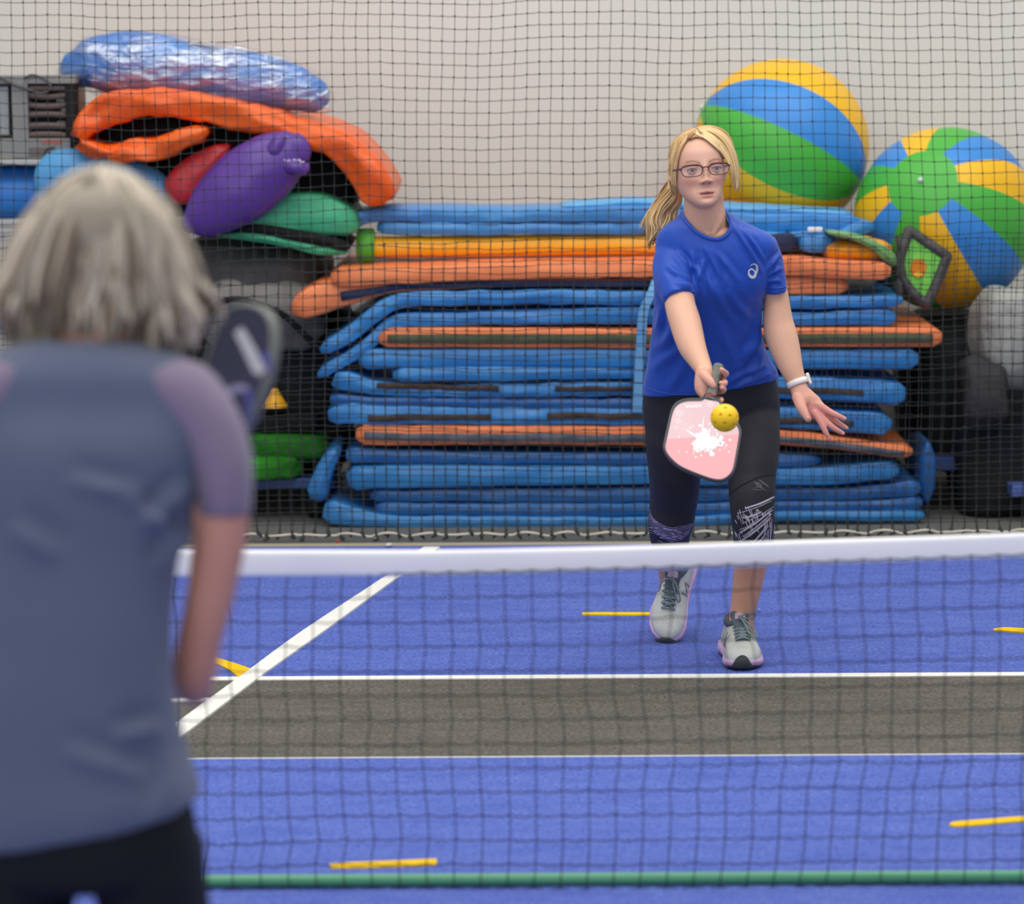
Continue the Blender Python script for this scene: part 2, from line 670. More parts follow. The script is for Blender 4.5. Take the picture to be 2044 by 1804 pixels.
# ================================================================== nets
def net_mesh(cols, r, yk=None, kr=0.004, sag=0.0015):
    """cols: array (ncol, nrow, 3) of knots; returns one mesh of cords and knots"""
    nc, nr, _ = cols.shape
    vs, fs, n = [], [], 0
    th = np.arange(3) * 2 * math.pi / 3

    def poly(pts, vert):
        nonlocal n
        k = len(pts)
        if vert:
            off = np.column_stack((np.cos(th), np.sin(th), np.zeros(3))) * r
        else:
            off = np.column_stack((np.zeros(3), np.cos(th), np.sin(th))) * r
        v = (pts[:, None, :] + off[None]).reshape(-1, 3)
        i = np.arange(k - 1)[:, None] * 3
        f = np.concatenate([np.stack((i[:, 0] + a, i[:, 0] + (a + 1) % 3, i[:, 0] + 3 + (a + 1) % 3, i[:, 0] + 3 + a), 1) for a in range(3)])
        vs.append(v)
        fs.append(f + n)
        n += len(v)
    for c in range(nc):
        poly(cols[c], True)
    for q in range(nr):
        a = cols[:, q]
        mid = (a[:-1] + a[1:]) / 2
        mid[:, 2] -= sag
        pts = np.empty((2 * nc - 1, 3))
        pts[0::2] = a
        pts[1::2] = mid
        poly(pts, False)
    ov = np.array(((1, 0, 0), (-1, 0, 0), (0, 1, 0), (0, -1, 0), (0, 0, 1), (0, 0, -1)), float) * kr
    of = np.array(((0, 2, 4), (2, 1, 4), (1, 3, 4), (3, 0, 4), (2, 0, 5), (1, 2, 5), (3, 1, 5), (0, 3, 5)))
    kv = cols.reshape(-1, 1, 3) + ov[None] * rng.uniform(0.8, 1.25, (nc * nr, 1, 1))
    kf = of[None] + (np.arange(nc * nr) * 6)[:, None, None] + n
    vs.append(kv.reshape(-1, 3))
    V = np.concatenate(vs)
    Fq = np.concatenate(fs).tolist() + kf.reshape(-1, 3).tolist()
    return V, Fq


def nz(x, y, s):
    return mnoise.noise(Vector((x, y, s)))


M_cord = mat('black_net_cord', rgb(52, 54, 52), 0.7, 0.3)
div = empty('divider_net', (0, Y_DIV, 0), 'tall black knotted sports netting hanging behind the player in blue, laced to a white rope', 'net')


HEM = []


def divider(Yd, ztop, zbot, shift, seed, dx):
    s = scl(Yd)
    x0, x1 = P(-600, 900, Yd)[0], P(2660, 900, Yd)[0]
    nc = int((x1 - x0) / dx)
    nr = int((ztop - zbot) / (dx * 1.0))
    g = np.zeros((nc, nr, 3))
    for i in range(nc):
        for j in range(nr):
            x = x0 + i * dx + shift
            z = zbot + (ztop - zbot) * j / (nr - 1)
            k = min(1.0, z * 2)
            x += 0.022 * nz(x * 0.9, z * 1.3, seed) * k + 0.008 * nz(x * 4, z * 3, seed + 3) + 0.002 * nz(x * 40, z * 37, seed + 5)
            zz = z + (0.03 * nz(x * 1.1, z * 0.8, seed + 9) + 0.010 * nz(x * 5, z * 2, seed + 11) + 0.003 * nz(x * 43, z * 31, seed + 15)) * min(1, z * 3)
            g[i, j] = (x, Yd + 0.03 * nz(x * 1.3, z * 0.7, seed + 20), zz)
    HEM.append(g[:, 0].copy())
    return net_mesh(g, 0.00135, kr=0.0042)


z_top = P(1022, -420, Y_DIV)[2]
cell = 23.6 / scl(Y_DIV)
mk('netting', *divider(Y_DIV, z_top, 0.062, 0.0, 1.0, cell), M_cord, div, smooth=False, kind='stuff')
zf = 0.012 + (z_top - 0.012) * round((P(1022, 495, Y_DIV)[2] - 0.012) / (z_top - 0.012) * 40) / 40
mk('netting_fold', *divider(Y_DIV + 0.03, zf, 0.070, 0.012, 1.6, cell), M_cord, div, smooth=False, kind='stuff')
# white lacing rope and gathered knots along the hem
x0, x1 = P(-600, 1070, Y_DIV)[0], P(2660, 1070, Y_DIV)[0]
xs = np.arange(x0, x1, 0.008)
per = 71.0 / scl(Y_DIV)
rope = np.column_stack((xs, Y_DIV - 0.012 + 0.01 * np.cos(xs * 6.283 / per), 0.020 + 0.010 * np.abs(np.sin(xs * 3.1416 / per)) + 0.004 * np.sin(xs * 39)))
mk('hem_rope', *tube(rope, 0.0045, seg=6), mat('white_rope', rgb(205, 198, 182), 0.8), div)
kb = MB()
nk = min(len(HEM[0]), len(HEM[1]))
for i in range(nk):
    a_, b_ = HEM[0][i], HEM[1][i]
    kx = (a_[0] + b_[0]) / 2 + rng.uniform(-0.006, 0.006)
    kz = 0.030 + rng.uniform(-0.006, 0.006) - (0.012 if i % 3 == 0 else 0)
    kp = np.array((kx, Y_DIV - 0.010, kz))
    for e_ in (a_, b_):
        m_ = e_ * 0.45 + kp * 0.55 + np.array((rng.uniform(-0.003, 0.003), 0, 0.004))
        kb.add(tube(np.array((e_, m_, kp)), (0.0014, 0.0017, 0.0028), seg=4, rnd=False))
    q_ = np.array((kp + (rng.uniform(-0.006, 0.006), 0, 0.012), kp, kp + (rng.uniform(-0.012, 0.012), -0.004, -0.008), kp + (rng.uniform(-0.016, 0.016), -0.006, -0.016)))
    q_[:, 2] = np.maximum(q_[:, 2], 0.006)
    kb.add(tube(q_, (0.003, 0.0078, 0.006, 0.002), seg=6, rnd=False))
mk('hem_knots', *kb.get(), M_cord, div, kind='stuff')

# ---- court net in front of the player
M_tape = mat('white_net_tape', rgb(250, 248, 246), 0.45, 0.4, rgb(232, 230, 234), 3, 0.4, 3, (1, 1, 6))
M_pipe = mat('green_pipe', rgb(82, 156, 114), 0.35, 0.5)
cn = empty('court_net', (0, Y_NET, 0), 'white-topped black court net stretched across the blue carpet between the two players', 'net')
top = resample([P(*p, Y_NET) for p in ((-500, 1106), (-100, 1102), (300, 1098), (620, 1097.5), (900, 1097), (1280, 1089), (1600, 1078), (1850, 1070), (2044, 1063), (2300, 1053))], 90)
bot = resample([P(*p, Y_NET) for p in ((-500, 1156), (-100, 1154), (300, 1152), (620, 1151), (900, 1149), (1280, 1139), (1600, 1128), (1850, 1120), (2044, 1113), (2300, 1104))], 90)
rings = []
for a, b in zip(top, bot):
    m_ = (a + b) / 2
    hz = (a[2] - b[2]) / 2
    ring = []
    for k in range(12):
        t = 2 * math.pi * k / 12
        ring.append((m_[0], m_[1] + 0.011 * math.sin(t) * (0.5 + 0.5 * abs(math.cos(t))), m_[2] + hz * math.copysign(abs(math.cos(t)) ** 0.7, math.cos(t))))
    rings.append(ring)
mk('top_tape', *loft(rings), M_tape, cn)
dx = 55.0 / scl(Y_NET)
xs = np.arange(top[0][0] + 0.03, top[-1][0] - 0.03, dx)
nr = 14
g = np.zeros((len(xs), nr, 3))
for i, x in enumerate(xs):
    zt = np.interp(x, bot[:, 0], bot[:, 2]) + 0.01
    for j in range(nr):
        z = 0.010 + (zt - 0.010) * j / (nr - 1)
        k = 1 - j / (nr - 1)
        g[i, j] = (x + 0.030 * nz(x * 0.8, z * 2, 4) * k + 0.012 * nz(x * 2.2, z * 12, 8) + 0.010 * (0.5 - j % 2) * nz(x * 0.7, 3, 2), Y_NET + 0.02 * nz(x, z, 6), z + 0.012 * nz(x * 3, z * 4, 14) * k)
mk('netting', *net_mesh(g, 0.0015, kr=0.0030, sag=0.004), mat('court_net_cord', rgb(24, 24, 30), 0.7), cn, smooth=False, kind='stuff')
pz = 0.0135 + 0.006
mk('base_pipe', *tube(np.array([(top[0][0], Y_NET + 0.032, pz), (0, Y_NET + 0.032, pz), (top[-1][0], Y_NET + 0.032, pz)]), 0.0133, seg=16), M_pipe, cn)
for ex in (top[0], top[-1]):
    mk('post', *tube(np.array([(ex[0], Y_NET, 0.006), (ex[0], Y_NET, 0.4), (ex[0], Y_NET, ex[2] + 0.01)]), 0.016, seg=14), M_pipe, cn)
    mk('foot', *tube(np.array([(ex[0], Y_NET - 0.35, pz), (ex[0], Y_NET, pz), (ex[0], Y_NET + 0.35, pz)]), 0.0133, seg=12, ref=(0, 0, 1)), M_pipe, cn)
# ================================================================== mat stack
M_blue = mat('blue_vinyl', rgb(52, 138, 204), 0.34, 0.6, rgb(40, 114, 188), 3.0, 0.6, 4, bump=0.25, bscale=22, bdetail=4, bdist=0.012, bstretch=(0.6, 1, 1.6))
M_blue2 = mat('dark_blue_vinyl', rgb(38, 108, 176), 0.36, 0.6, rgb(32, 90, 160), 3.0, 0.6, 4, bump=0.25, bscale=22, bdetail=4, bdist=0.012, bstretch=(0.6, 1, 1.6))
M_lblue = mat('light_blue_vinyl', rgb(96, 172, 222), 0.45, 0.5, rgb(80, 152, 214), 3.0, 0.6, 3, bump=0.2, bscale=18, bdist=0.012)
M_orange = mat('orange_vinyl', rgb(246, 140, 84), 0.42, 0.45, rgb(236, 120, 64), 3.0, 0.6, 4, bump=0.22, bscale=20, bdetail=4, bdist=0.012, bstretch=(1.4, 1, 0.7))
M_hot = mat('bright_orange_vinyl', rgb(242, 104, 14), 0.36, 0.5, rgb(224, 74, 8), 4.0, 0.6, 4, bump=0.35, bscale=16, bdetail=4, bdist=0.02)
M_velcro_g = mat('olive_velcro', rgb(84, 88, 68), 0.95, 0.1, rgb(104, 106, 84), 40, 0.6)
M_velcro_b = mat('brown_velcro', rgb(70, 60, 54), 0.95, 0.1, rgb(96, 84, 76), 40, 0.6)
M_velcro_s = mat('slate_velcro', rgb(82, 88, 98), 0.95, 0.1, rgb(120, 126, 134), 20, 0.6)
M_navy = mat('navy_vinyl', rgb(36, 48, 84), 0.6, 0.3)
M_black = mat('black_fabric', rgb(30, 31, 34), 0.8, 0.2, rgb(20, 20, 22), 5, 0.6, bump=0.4, bscale=12, bdist=0.02)

def crumple(v, f, amp, seed):
    """sharp vinyl creases"""
    for i in range(len(v)):
        p = v[i]
        r = 1 - abs(mnoise.noise(Vector((p[0] * 7 + p[2] * 9 + seed * 3, p[2] * 5 - p[0] * 4, p[1] * 3)))) * 2.6
        r2 = 1 - abs(mnoise.noise(Vector((p[0] * 16 - p[2] * 8 + seed, p[2] * 15 + p[0] * 7, p[1] * 6)))) * 2.6
        d = amp * (max(r, -0.4) * 0.7 + max(r2, -0.3) * 0.35)
        v[i] += np.array((0, -d, d * 0.6))
    return v, f



GRP = 'folded gym mats in the tall stack'


def gym_mat(nodes, m, label, depth=0.85, dy=0.0, seed=0, wr=0.004, strips=(), seam=None, corner=0.32, name='gym_mat', group=GRP, cat='mat', zmin=None, **kw):
    nn = [(p[0], (p[1] + p[2]) / 2, (p[2] - p[1]) / 2) for p in nodes]
    v, f = band(nn, depth, Y_MAT + dy, wr=wr, seed=seed, corner=corner, **kw)
    v, f = crumple(v, f, wr * 1.3, seed)
    if zmin is not None:
        v[:, 2] = np.maximum(v[:, 2], zmin)
    o = mk(name, v, f, m, label=label, cat=cat, group=group)
    for (sn, sm) in strips:
        sv, sf = band([(p[0], (p[1] + p[2]) / 2, (p[2] - p[1]) / 2) for p in sn], 0.012, Y_MAT + dy - 0.0095, wr=wr, seed=seed, corner=0.12, flat_end=0.0)
        sv, sf = crumple(sv, sf, wr * 1.3, seed)
        mk('velcro_strip', sv, sf, sm, o)
    return o


# bottom to top
gym_mat([(645, 995, 1047), (700, 1012, 1052), (780, 1029, 1053), (1000, 1031, 1053), (1300, 1033, 1053), (1560, 1022, 1042), (1750, 1020, 1042), (1846, 1020, 1043)], M_blue,
        'blue gym mat with a raised left corner, lowest of the stack, on the grey floor', seed=1, zmin=0.0)
gym_mat([(748, 1004, 1029), (900, 1005, 1029), (1300, 1005, 1031), (1560, 1001, 1021), (1750, 999, 1019), (1842, 992, 1018)], M_blue2,
        'thin blue gym mat second from the bottom of the stack', seed=2, dy=0.02)
gym_mat([(738, 978, 1003), (900, 977, 1003), (1300, 973, 1004), (1560, 974, 1000), (1700, 972, 998), (1838, 958, 992)], M_blue2,
        'dark blue gym mat third from the bottom of the stack', seed=3, dy=0.03)
gym_mat([(693, 934, 986), (740, 931, 978), (900, 929, 974), (1300, 932, 969), (1560, 936, 970), (1680, 930, 968), (1795, 918, 956)], M_blue,
        'puffy blue gym mat under the dark gap below the orange mat with slate strip', seed=4)
gym_mat([(690, 893, 928), (760, 896, 925), (1000, 902, 927), (1300, 904, 930), (1560, 905, 935), (1640, 910, 930)], M_blue2,
        'dark blue gym mat directly under the lower orange mat with slate velcro', seed=5, dy=0.02, depth=0.8)
gym_mat([(710, 848, 890), (800, 850, 891), (1000, 851, 889), (1300, 852, 890), (1530, 858, 888), (1640, 868, 895), (1745, 884, 908), (1822, 893, 917)], M_orange,
        'lower orange gym mat with slate velcro strip, sagging at its right end', seed=6, dy=-0.01,
        strips=(([(727, 864, 880), (900, 867, 882), (1300, 868, 883), (1530, 870, 882), (1640, 879, 892), (1745, 893, 905), (1804, 901, 913)], M_velcro_s),))
gym_mat([(655, 812, 852), (700, 806, 848), (760, 810, 849), (1000, 814, 850), (1300, 817, 851), (1530, 813, 855), (1650, 818, 862), (1780, 828, 872)], M_blue,
        'blue gym mat with brown velcro just above the lower orange mat', seed=7, wr=0.006,
        strips=(([(735, 829, 841), (850, 828, 840), (979, 827, 839)], M_velcro_b), ([(1092, 826, 838), (1200, 826, 838), (1290, 827, 838)], M_velcro_b), ([(1540, 832, 846), (1620, 836, 848), (1704, 842, 853)], M_velcro_b)))
gym_mat([(658, 786, 812), (740, 791, 810), (1000, 795, 814), (1300, 795, 816)], M_blue2,
        'thin blue gym mat squeezed between the two brown velcro mats', seed=8, dy=0.012, depth=0.7)
gym_mat([(664, 760, 786), (684, 742, 784), (760, 762, 790), (900, 768, 794), (1100, 765, 793), (1300, 761, 793), (1550, 753, 797), (1680, 756, 802), (1808, 765, 812)], M_blue,
        'upper blue gym mat with two brown velcro strips and a bunched left end', seed=9, wr=0.006,
        strips=(([(752, 764, 774), (850, 767, 778), (996, 772, 782)], M_velcro_b), ([(1108, 772, 782), (1200, 772, 782), (1270, 772, 782)], M_velcro_b), ([(1540, 772, 785), (1640, 775, 787), (1724, 779, 790)], M_velcro_b)))
gym_mat([(784, 737, 764), (900, 733, 763), (1100, 733, 759), (1300, 737, 758)], M_blue,
        'short blue gym mat below the long one, left of the player', seed=10, depth=0.7, dy=-0.01)
gym_mat([(716, 698, 739), (800, 697, 736), (1000, 696, 732), (1300, 697, 735), (1560, 698, 737), (1835, 697, 738)], M_blue,
        'long smooth blue gym mat directly under the olive-striped orange mat', seed=11, wr=0.002)
gym_mat([(756, 661, 695), (800, 655, 695), (1000, 655, 695), (1300, 656, 696), (1560, 655, 694), (1881, 654, 694)], M_orange,
        'upper orange gym mat with long olive velcro strip', seed=12, dy=-0.01, depth=0.95, wr=0.002,
        strips=(([(773, 668, 685), (1000, 667, 686), (1300, 668, 686), (1560, 667, 685), (1862, 666, 685)], M_velcro_g),))
gym_mat([(634, 742, 762), (680, 711, 736), (740, 672, 698), (790, 630, 658), (900, 624, 652), (1100, 617, 649), (1300, 614, 650), (1590, 624, 650), (1680, 620, 650), (1790, 616, 651)], M_blue,
        'blue gym mat whose lower left flap droops furthest down the stack', seed=13, wr=0.005, dy=0.01)
gym_mat([(640, 690, 716), (700, 652, 683), (765, 600, 632), (800, 586, 616), (900, 582, 612), (1100, 579, 608), (1300, 583, 612), (1590, 592, 618), (1700, 591, 616), (1803, 588, 614)], M_blue,
        'blue gym mat with a drooping left flap directly under the dark navy strip', seed=14, wr=0.005)
gym_mat([(583, 606, 641), (606, 586, 638), (640, 566, 628), (690, 560, 612), (740, 560, 596), (800, 561, 584), (1000, 559, 574), (1300, 557, 575), (1560, 552, 588), (1640, 553, 589), (1693, 556, 588)], M_orange,
        'orange gym mat with a drooping left corner under the thick orange one', seed=15, depth=0.8, dy=0.03,
        strips=(([(680, 583, 602), (740, 575, 590), (800, 568, 580), (1000, 562, 573), (1300, 560, 574)], M_navy),))
gym_mat([(660, 540, 574), (720, 539, 572), (800, 536, 568), (1000, 529, 560), (1300, 524, 554), (1560, 516, 552), (1660, 520, 556), (1779, 526, 562)], M_orange,
        'thick orange gym mat carrying the yellow roll, with a sharp front edge', seed=16, depth=0.85, corner=0.25)
# yellow soft roll with green end cap
yr = empty('soft_roll', P(1000, 500, Y_MAT + 0.32), 'long yellow padded roll with a green end collar, lying on the thick orange mat', 'roll')
M_yel = mat('yellow_vinyl', rgb(246, 178, 20), 0.4, 0.5, rgb(236, 196, 120), 1.6, 0.8, 2, (1, 0.2, 0.2), lo=0.5, hi=0.6)
M_green = mat('green_vinyl', rgb(88, 178, 62), 0.45, 0.4, rgb(70, 160, 50), 8, 0.5)
p0, p1 = P(735, 494, Y_MAT + 0.32), P(1640, 483, Y_MAT + 0.32)
mk('roll_body', *tube(np.linspace(p0, p1, 12), 21.5 / scl(Y_MAT + 0.32), seg=28), M_yel, yr)
rr = 34.0 / scl(Y_MAT + 0.32)
ax = nrm(p1 - p0)
c0 = P(713, 490, Y_MAT + 0.32)
mk('end_collar', *tube(np.array([c0, c0 + ax * 0.004, c0 + ax * 0.03, c0 + ax * 0.062, c0 + ax * 0.066]), (rr * 0.86, rr * 0.98, rr, rr * 0.98, rr * 0.86), seg=28, rnd=False), M_green, yr)
mk('end_plug', *tube(np.array([c0 - ax * 0.003, c0 + ax * 0.02]), rr * 0.62, seg=24, rnd=False), M_yel, yr)
# top folded mats
gym_mat([(752, 445, 470), (900, 446, 471), (1100, 446, 469), (1300, 447, 470)], M_blue, 'lower fold of the blue mat resting on the yellow roll', seed=17, depth=0.38, wr=0.005, dy=0.27)
gym_mat([(690, 434, 470), (715, 424, 452), (760, 417, 444), (900, 417, 445), (1100, 417, 445), (1300, 412, 446), (1500, 428, 464), (1600, 428, 462), (1718, 432, 461)], M_blue,
        'topmost long blue gym mat, under the beach balls', seed=18, depth=0.36, wr=0.005, dy=0.27)
gym_mat([(1120, 411, 416), (1200, 404, 415), (1290, 401, 411), (1500, 413, 427), (1600, 418, 428), (1700, 424, 432)], M_lblue,
        'thin pale blue mat on top of the stack behind the blonde player', seed=19, depth=0.30, dy=0.30)
gym_mat([(1500, 462, 478), (1600, 464, 482), (1680, 462, 494), (1700, 450, 475), (1745, 440, 468)], M_blue,
        'crumpled blue mat end with a white tag, right of the player shoulder', seed=20, depth=0.3, dy=0.20, wr=0.008)
gym_mat([(1480, 478, 505), (1560, 468, 505), (1594, 466, 505)], M_navy, 'dark navy mat end beside the player shoulder on the orange mat', seed=21, depth=0.3, dy=0.15)
gym_mat([(1596, 472, 505), (1640, 470, 506), (1668, 476, 506)], M_blue, 'short blue mat end on the orange mat, under the white tag', seed=22, depth=0.25, dy=0.14)
mk('mat_tag', *rbox(P(1627, 458, Y_MAT + 0.17), (0.055, 0.012, 0.018), 0.004), mat('white_tag', rgb(236, 234, 232), 0.6), label='white tag sticking out of the crumpled blue mat end', cat='tag')
gym_mat([(1836, 880, 1010), (1868, 878, 1012)], M_blue2, 'upright blue mat leaning at the right end of the stack', seed=23, depth=0.5, dy=0.12, zmin=0.0)
mk('gym_mat', *band([(630, 1000, 24), (640, 960, 20), (655, 925, 16), (676, 893, 12)], 0.5, Y_MAT + 0.06, wr=0.004), M_blue, label='blue mat flap curling up along the lower left side of the stack', cat='mat', group=GRP)
# hanging strap
st = resample([P(*p, Y_MAT - 0.02 + d) for *p, d in ((1316, 540, 0.06), (1303, 580, 0.0), (1285, 620, -0.015), (1279, 690, -0.012), (1275, 760, -0.012), (1272, 822, -0.012))], 24)
w = 9.5 / scl(Y_MAT)
rings = [np.array([p + np.array((sx * w, sy * 0.002, 0)) for sx, sy in ((-1, -1), (1, -1), (1, 1), (-1, 1))]) for p in st]
mk('strap', *loft(rings), mat('pale_blue_webbing', rgb(112, 168, 216), 0.7, 0.3), smooth=False, label='pale blue webbing strap hanging down the front of the mat stack beside the player', cat='strap')

# ================================================================== lumpy soft things
def lump(px0, px1, py0, py1, Y, depth, amp=0.02, seed=0, sq=0.55, freq=6.0, nu=40, nv=26, zmin=None, amp2=0.0, freq2=25.0):
    """soft filled thing whose photo outline is the given box; Y is its front"""
    Yc = Y + depth / 2
    a, b = P(px0, (py0 + py1) / 2, Yc), P(px1, (py0 + py1) / 2, Yc)
    t, u = P((px0 + px1) / 2, py0, Yc), P((px0 + px1) / 2, py1, Yc)
    hx, hz = (b[0] - a[0]) / 2, (t[2] - u[2]) / 2
    c = np.array(((a[0] + b[0]) / 2, Yc, (t[2] + u[2]) / 2))
    v, f = uvsphere((0, 0, 0), 1.0, nu, nv)

    def se(x, e):
        return np.sign(x) * np.abs(x) ** e
    r = np.linalg.norm(v, axis=1, keepdims=True)
    v = v / r
    v = se(v, sq)
    v = v / np.maximum(np.abs(v).max(1, keepdims=True), 1e-9) * 0 + v / (np.linalg.norm(np.abs(v) ** (1.0 / sq), axis=1, keepdims=True) ** sq + 1e-9)
    v = v * np.array((hx, depth / 2, hz)) + c
    for i in range(len(v)):
        p = Vector(v[i])
        d = nrm(v[i] - c)
        v[i] += d * (amp * mnoise.noise(p * freq + Vector((seed * 5.3, 0, seed))) + amp2 * mnoise.noise(p * freq2 + Vector((seed, 3, 0))))
    if zmin is not None:
        v[:, 2] = np.maximum(v[:, 2], zmin)
    return v, f


def pillow(nodes, Yf, thick=0.5, seed=0, amp=0.006, freq=9, sub=6, seg=24, fold=0.0):
    """stuffed bolster: nodes (px, py, half width px), depth follows the width"""
    v, f = ptube([(n[0], n[1], 0, n[2], n[2] / scl(Yf) * thick) for n in nodes], Yf, sub, seg)
    for i in range(len(v)):
        p = Vector(v[i])
        v[i, 1] += amp * mnoise.noise(p * freq + Vector((seed, 0, 0)))
        v[i, 2] += amp * mnoise.noise(p * freq + Vector((seed, 9, 0))) + fold * mnoise.noise(Vector((p.x * 40, p.z * 8, seed)))
    return v, f


YL = Y_MAT + 0.15
M_purple = mat('purple_vinyl', rgb(98, 62, 152), 0.36, 0.5, rgb(78, 46, 132), 3, 0.5, bump=0.15, bscale=14, bdist=0.015)
M_red = mat('red_vinyl', rgb(196, 42, 50), 0.38, 0.5, rgb(170, 32, 42), 3, 0.5, bump=0.25, bscale=16, bdist=0.015)
M_emer = mat('emerald_vinyl', rgb(52, 164, 114), 0.45, 0.4, rgb(84, 192, 146), 5, 0.7, 3, (1, 1, 3), bump=0.3, bscale=14, bdist=0.02, bstretch=(0.5, 1, 2))
M_roll = mat('rolled_blue_foam', rgb(64, 136, 212), 0.45, 0.4, rgb(44, 104, 186), 5, 0.8)
M_cyl = mat('blue_cylinder_vinyl', rgb(54, 132, 212), 0.42, 0.4)
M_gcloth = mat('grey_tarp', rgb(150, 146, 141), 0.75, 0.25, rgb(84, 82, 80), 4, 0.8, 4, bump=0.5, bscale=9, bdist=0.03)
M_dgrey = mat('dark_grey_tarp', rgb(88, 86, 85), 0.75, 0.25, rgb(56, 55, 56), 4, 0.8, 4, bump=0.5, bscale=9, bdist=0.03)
M_silver = mat('silver_metal', rgb(176, 176, 172), 0.4, 0.5, metallic=0.4)
M_gpanel = mat('grey_painted_metal', rgb(138, 138, 132), 0.5, 0.4, rgb(120, 120, 116), 6, 0.5)
M_slat = mat('brown_slat', rgb(98, 84, 78), 0.5, 0.4)
M_dark = mat('dark_recess', rgb(34, 34, 34), 0.8, 0.2)
M_bag = mat('green_bag_cloth', rgb(46, 128, 34), 0.7, 0.2, rgb(30, 92, 24), 6, 0.7, bump=0.5, bscale=14, bdist=0.03)
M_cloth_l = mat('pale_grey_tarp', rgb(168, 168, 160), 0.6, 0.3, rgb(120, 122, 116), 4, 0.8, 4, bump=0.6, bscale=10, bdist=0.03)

# plastic wrapped roll
wr = empty('wrapped_mat_roll', P(380, 215, YL + 0.30), 'blue mat roll wrapped in shiny clear plastic, on top of the orange folded mat', 'mat roll')
nodes = [(158, 138, 40), (200, 128, 58), (290, 127, 61), (380, 141, 58), (480, 156, 56), (570, 172, 50), (622, 190, 38)]
mk('mat_roll', *pillow(nodes, YL + 0.30, 0.95, 3, 0.012, 6), M_roll, wr)
v, f = pillow([(142, 148, 30), (175, 135, 60), (210, 129, 64.5), (300, 128, 67), (390, 142, 63.5), (490, 156, 61.5), (580, 174, 55), (630, 194, 40), (640, 200, 30)], YL + 0.30, 1.0, 5, 0.010, 7, sub=14, seg=72, fold=0.006)
for i in range(len(v)):
    p = v[i]
    c = mnoise.noise(Vector((p[0] * 9 + p[2] * 16, p[2] * 34 - p[0] * 10, p[1] * 8)))
    c2 = mnoise.noise(Vector((p[0] * 40 + p[2] * 50, p[2] * 90 - p[0] * 50, 2)))
    v[i] += np.array((0, -1, 0.3)) * (0.010 * (1 - abs(c) * 2) + 0.003 * c2)
M_film = bpy.data.materials.new('clear_plastic_film')
M_film.use_nodes = True
_nt = M_film.node_tree
_nt.nodes.remove(_nt.nodes['Principled BSDF'])
_tc = _nt.nodes.new('ShaderNodeTexCoord')
_mp = _nt.nodes.new('ShaderNodeMapping')
_mp.inputs['Rotation'].default_value = (0, -0.6, 0)
_mp.inputs['Scale'].default_value = (1.6, 1, 4.5)
_no = _nt.nodes.new('ShaderNodeTexNoise')
_no.inputs['Scale'].default_value = 4
_no.inputs['Detail'].default_value = 6
_bp = _nt.nodes.new('ShaderNodeBump')
_bp.inputs['Strength'].default_value = 1.0
_bp.inputs['Distance'].default_value = 0.05
_gl = _nt.nodes.new('ShaderNodeBsdfGlossy')
_gl.inputs['Roughness'].default_value = 0.22
_gl.inputs['Color'].default_value = (0.95, 0.97, 1, 1)
_tr = _nt.nodes.new('ShaderNodeBsdfTransparent')
_mx = _nt.nodes.new('ShaderNodeMixShader')
_mr = _nt.nodes.new('ShaderNodeMapRange')
_mr.inputs['From Min'].default_value = 0.42
_mr.inputs['From Max'].default_value = 0.68
_mr.inputs['To Min'].default_value = 0.10
_mr.inputs['To Max'].default_value = 0.50
_nt.links.new(_tc.outputs['Object'], _mp.inputs['Vector'])
_nt.links.new(_mp.outputs['Vector'], _no.inputs['Vector'])
_nt.links.new(_no.outputs['Fac'], _bp.inputs['Height'])
_nt.links.new(_no.outputs['Fac'], _mr.inputs['Value'])
_nt.links.new(_bp.outputs['Normal'], _gl.inputs['Normal'])
_nt.links.new(_mr.outputs['Result'], _mx.inputs[0])
_nt.links.new(_tr.outputs[0], _mx.inputs[1])
_nt.links.new(_gl.outputs[0], _mx.inputs[2])
_nt.links.new(_mx.outputs[0], _nt.nodes['Material Output'].inputs['Surface'])
mk('plastic_film', v, f, M_film, wr)
lp = P(402, 92, YL + 0.22)
mk('paper_label', *rbox(lp + np.array((0, 0.06, 0.01)), (0.10, 0.05, 0.012), 0.003), mat('label_paper', rgb(226, 226, 218), 0.7), wr)

# orange folded mat: one long slab bent into a hairpin
of = empty('crash_mat', P(450, 400, YL + 0.1), 'bright orange crash mat folded over into an arch above the purple cushion', 'mat')


def px_band(nodes, depth, Y, **k):
    return band(nodes, depth, Y, **k)


v, f = crumple(*band([(405, 275, 17), (330, 290, 18), (255, 303, 17), (190, 304, 14), (160, 290, 16), (166, 262, 22), (198, 230, 28), (250, 213, 29), (320, 211, 28), (400, 221, 27), (480, 238, 27), (560, 258, 27),
             (630, 276, 28), (690, 305, 32), (728, 345, 36), (752, 385, 38), (760, 410, 36)], 0.75, YL, sub=5, wr=0.008, seed=31, wfreq=12, flat_end=0.3), 0.030, 1)
mk('mat_cover', v, f, M_hot, of)
v, f = lump(182, 600, 208, 430, YL + 0.22, 0.5, 0.02, 61, 0.5, 6, amp2=0.01)  # black fill added so the hollow under the arch reads as dark
mk('black_bulk', v, f, M_black, label='black filling added to darken the hollow under the orange crash mat arch', cat='bag')
v, f = lump(560, 712, 290, 440, YL + 0.24, 0.45, 0.02, 63, 0.5, 6, amp2=0.01)  # second black fill, added to keep this gap dark
mk('black_bulk', v, f, M_black, label='black filling added to darken the gap between the purple cushion and the orange mat end', cat='bag')
v, f = crumple(*band([(215, 318, 12), (300, 304, 20), (370, 280, 22), (412, 264, 14)], 0.5, YL - 0.05, sub=5, wr=0.008, seed=33, wfreq=12), 0.022, 4)
mk('inner_flap', v, f, M_hot, of)
v, f = pillow([(688, 395, 12), (740, 398, 30), (790, 405, 16)], YL - 0.01, 0.6, 4, 0.008)
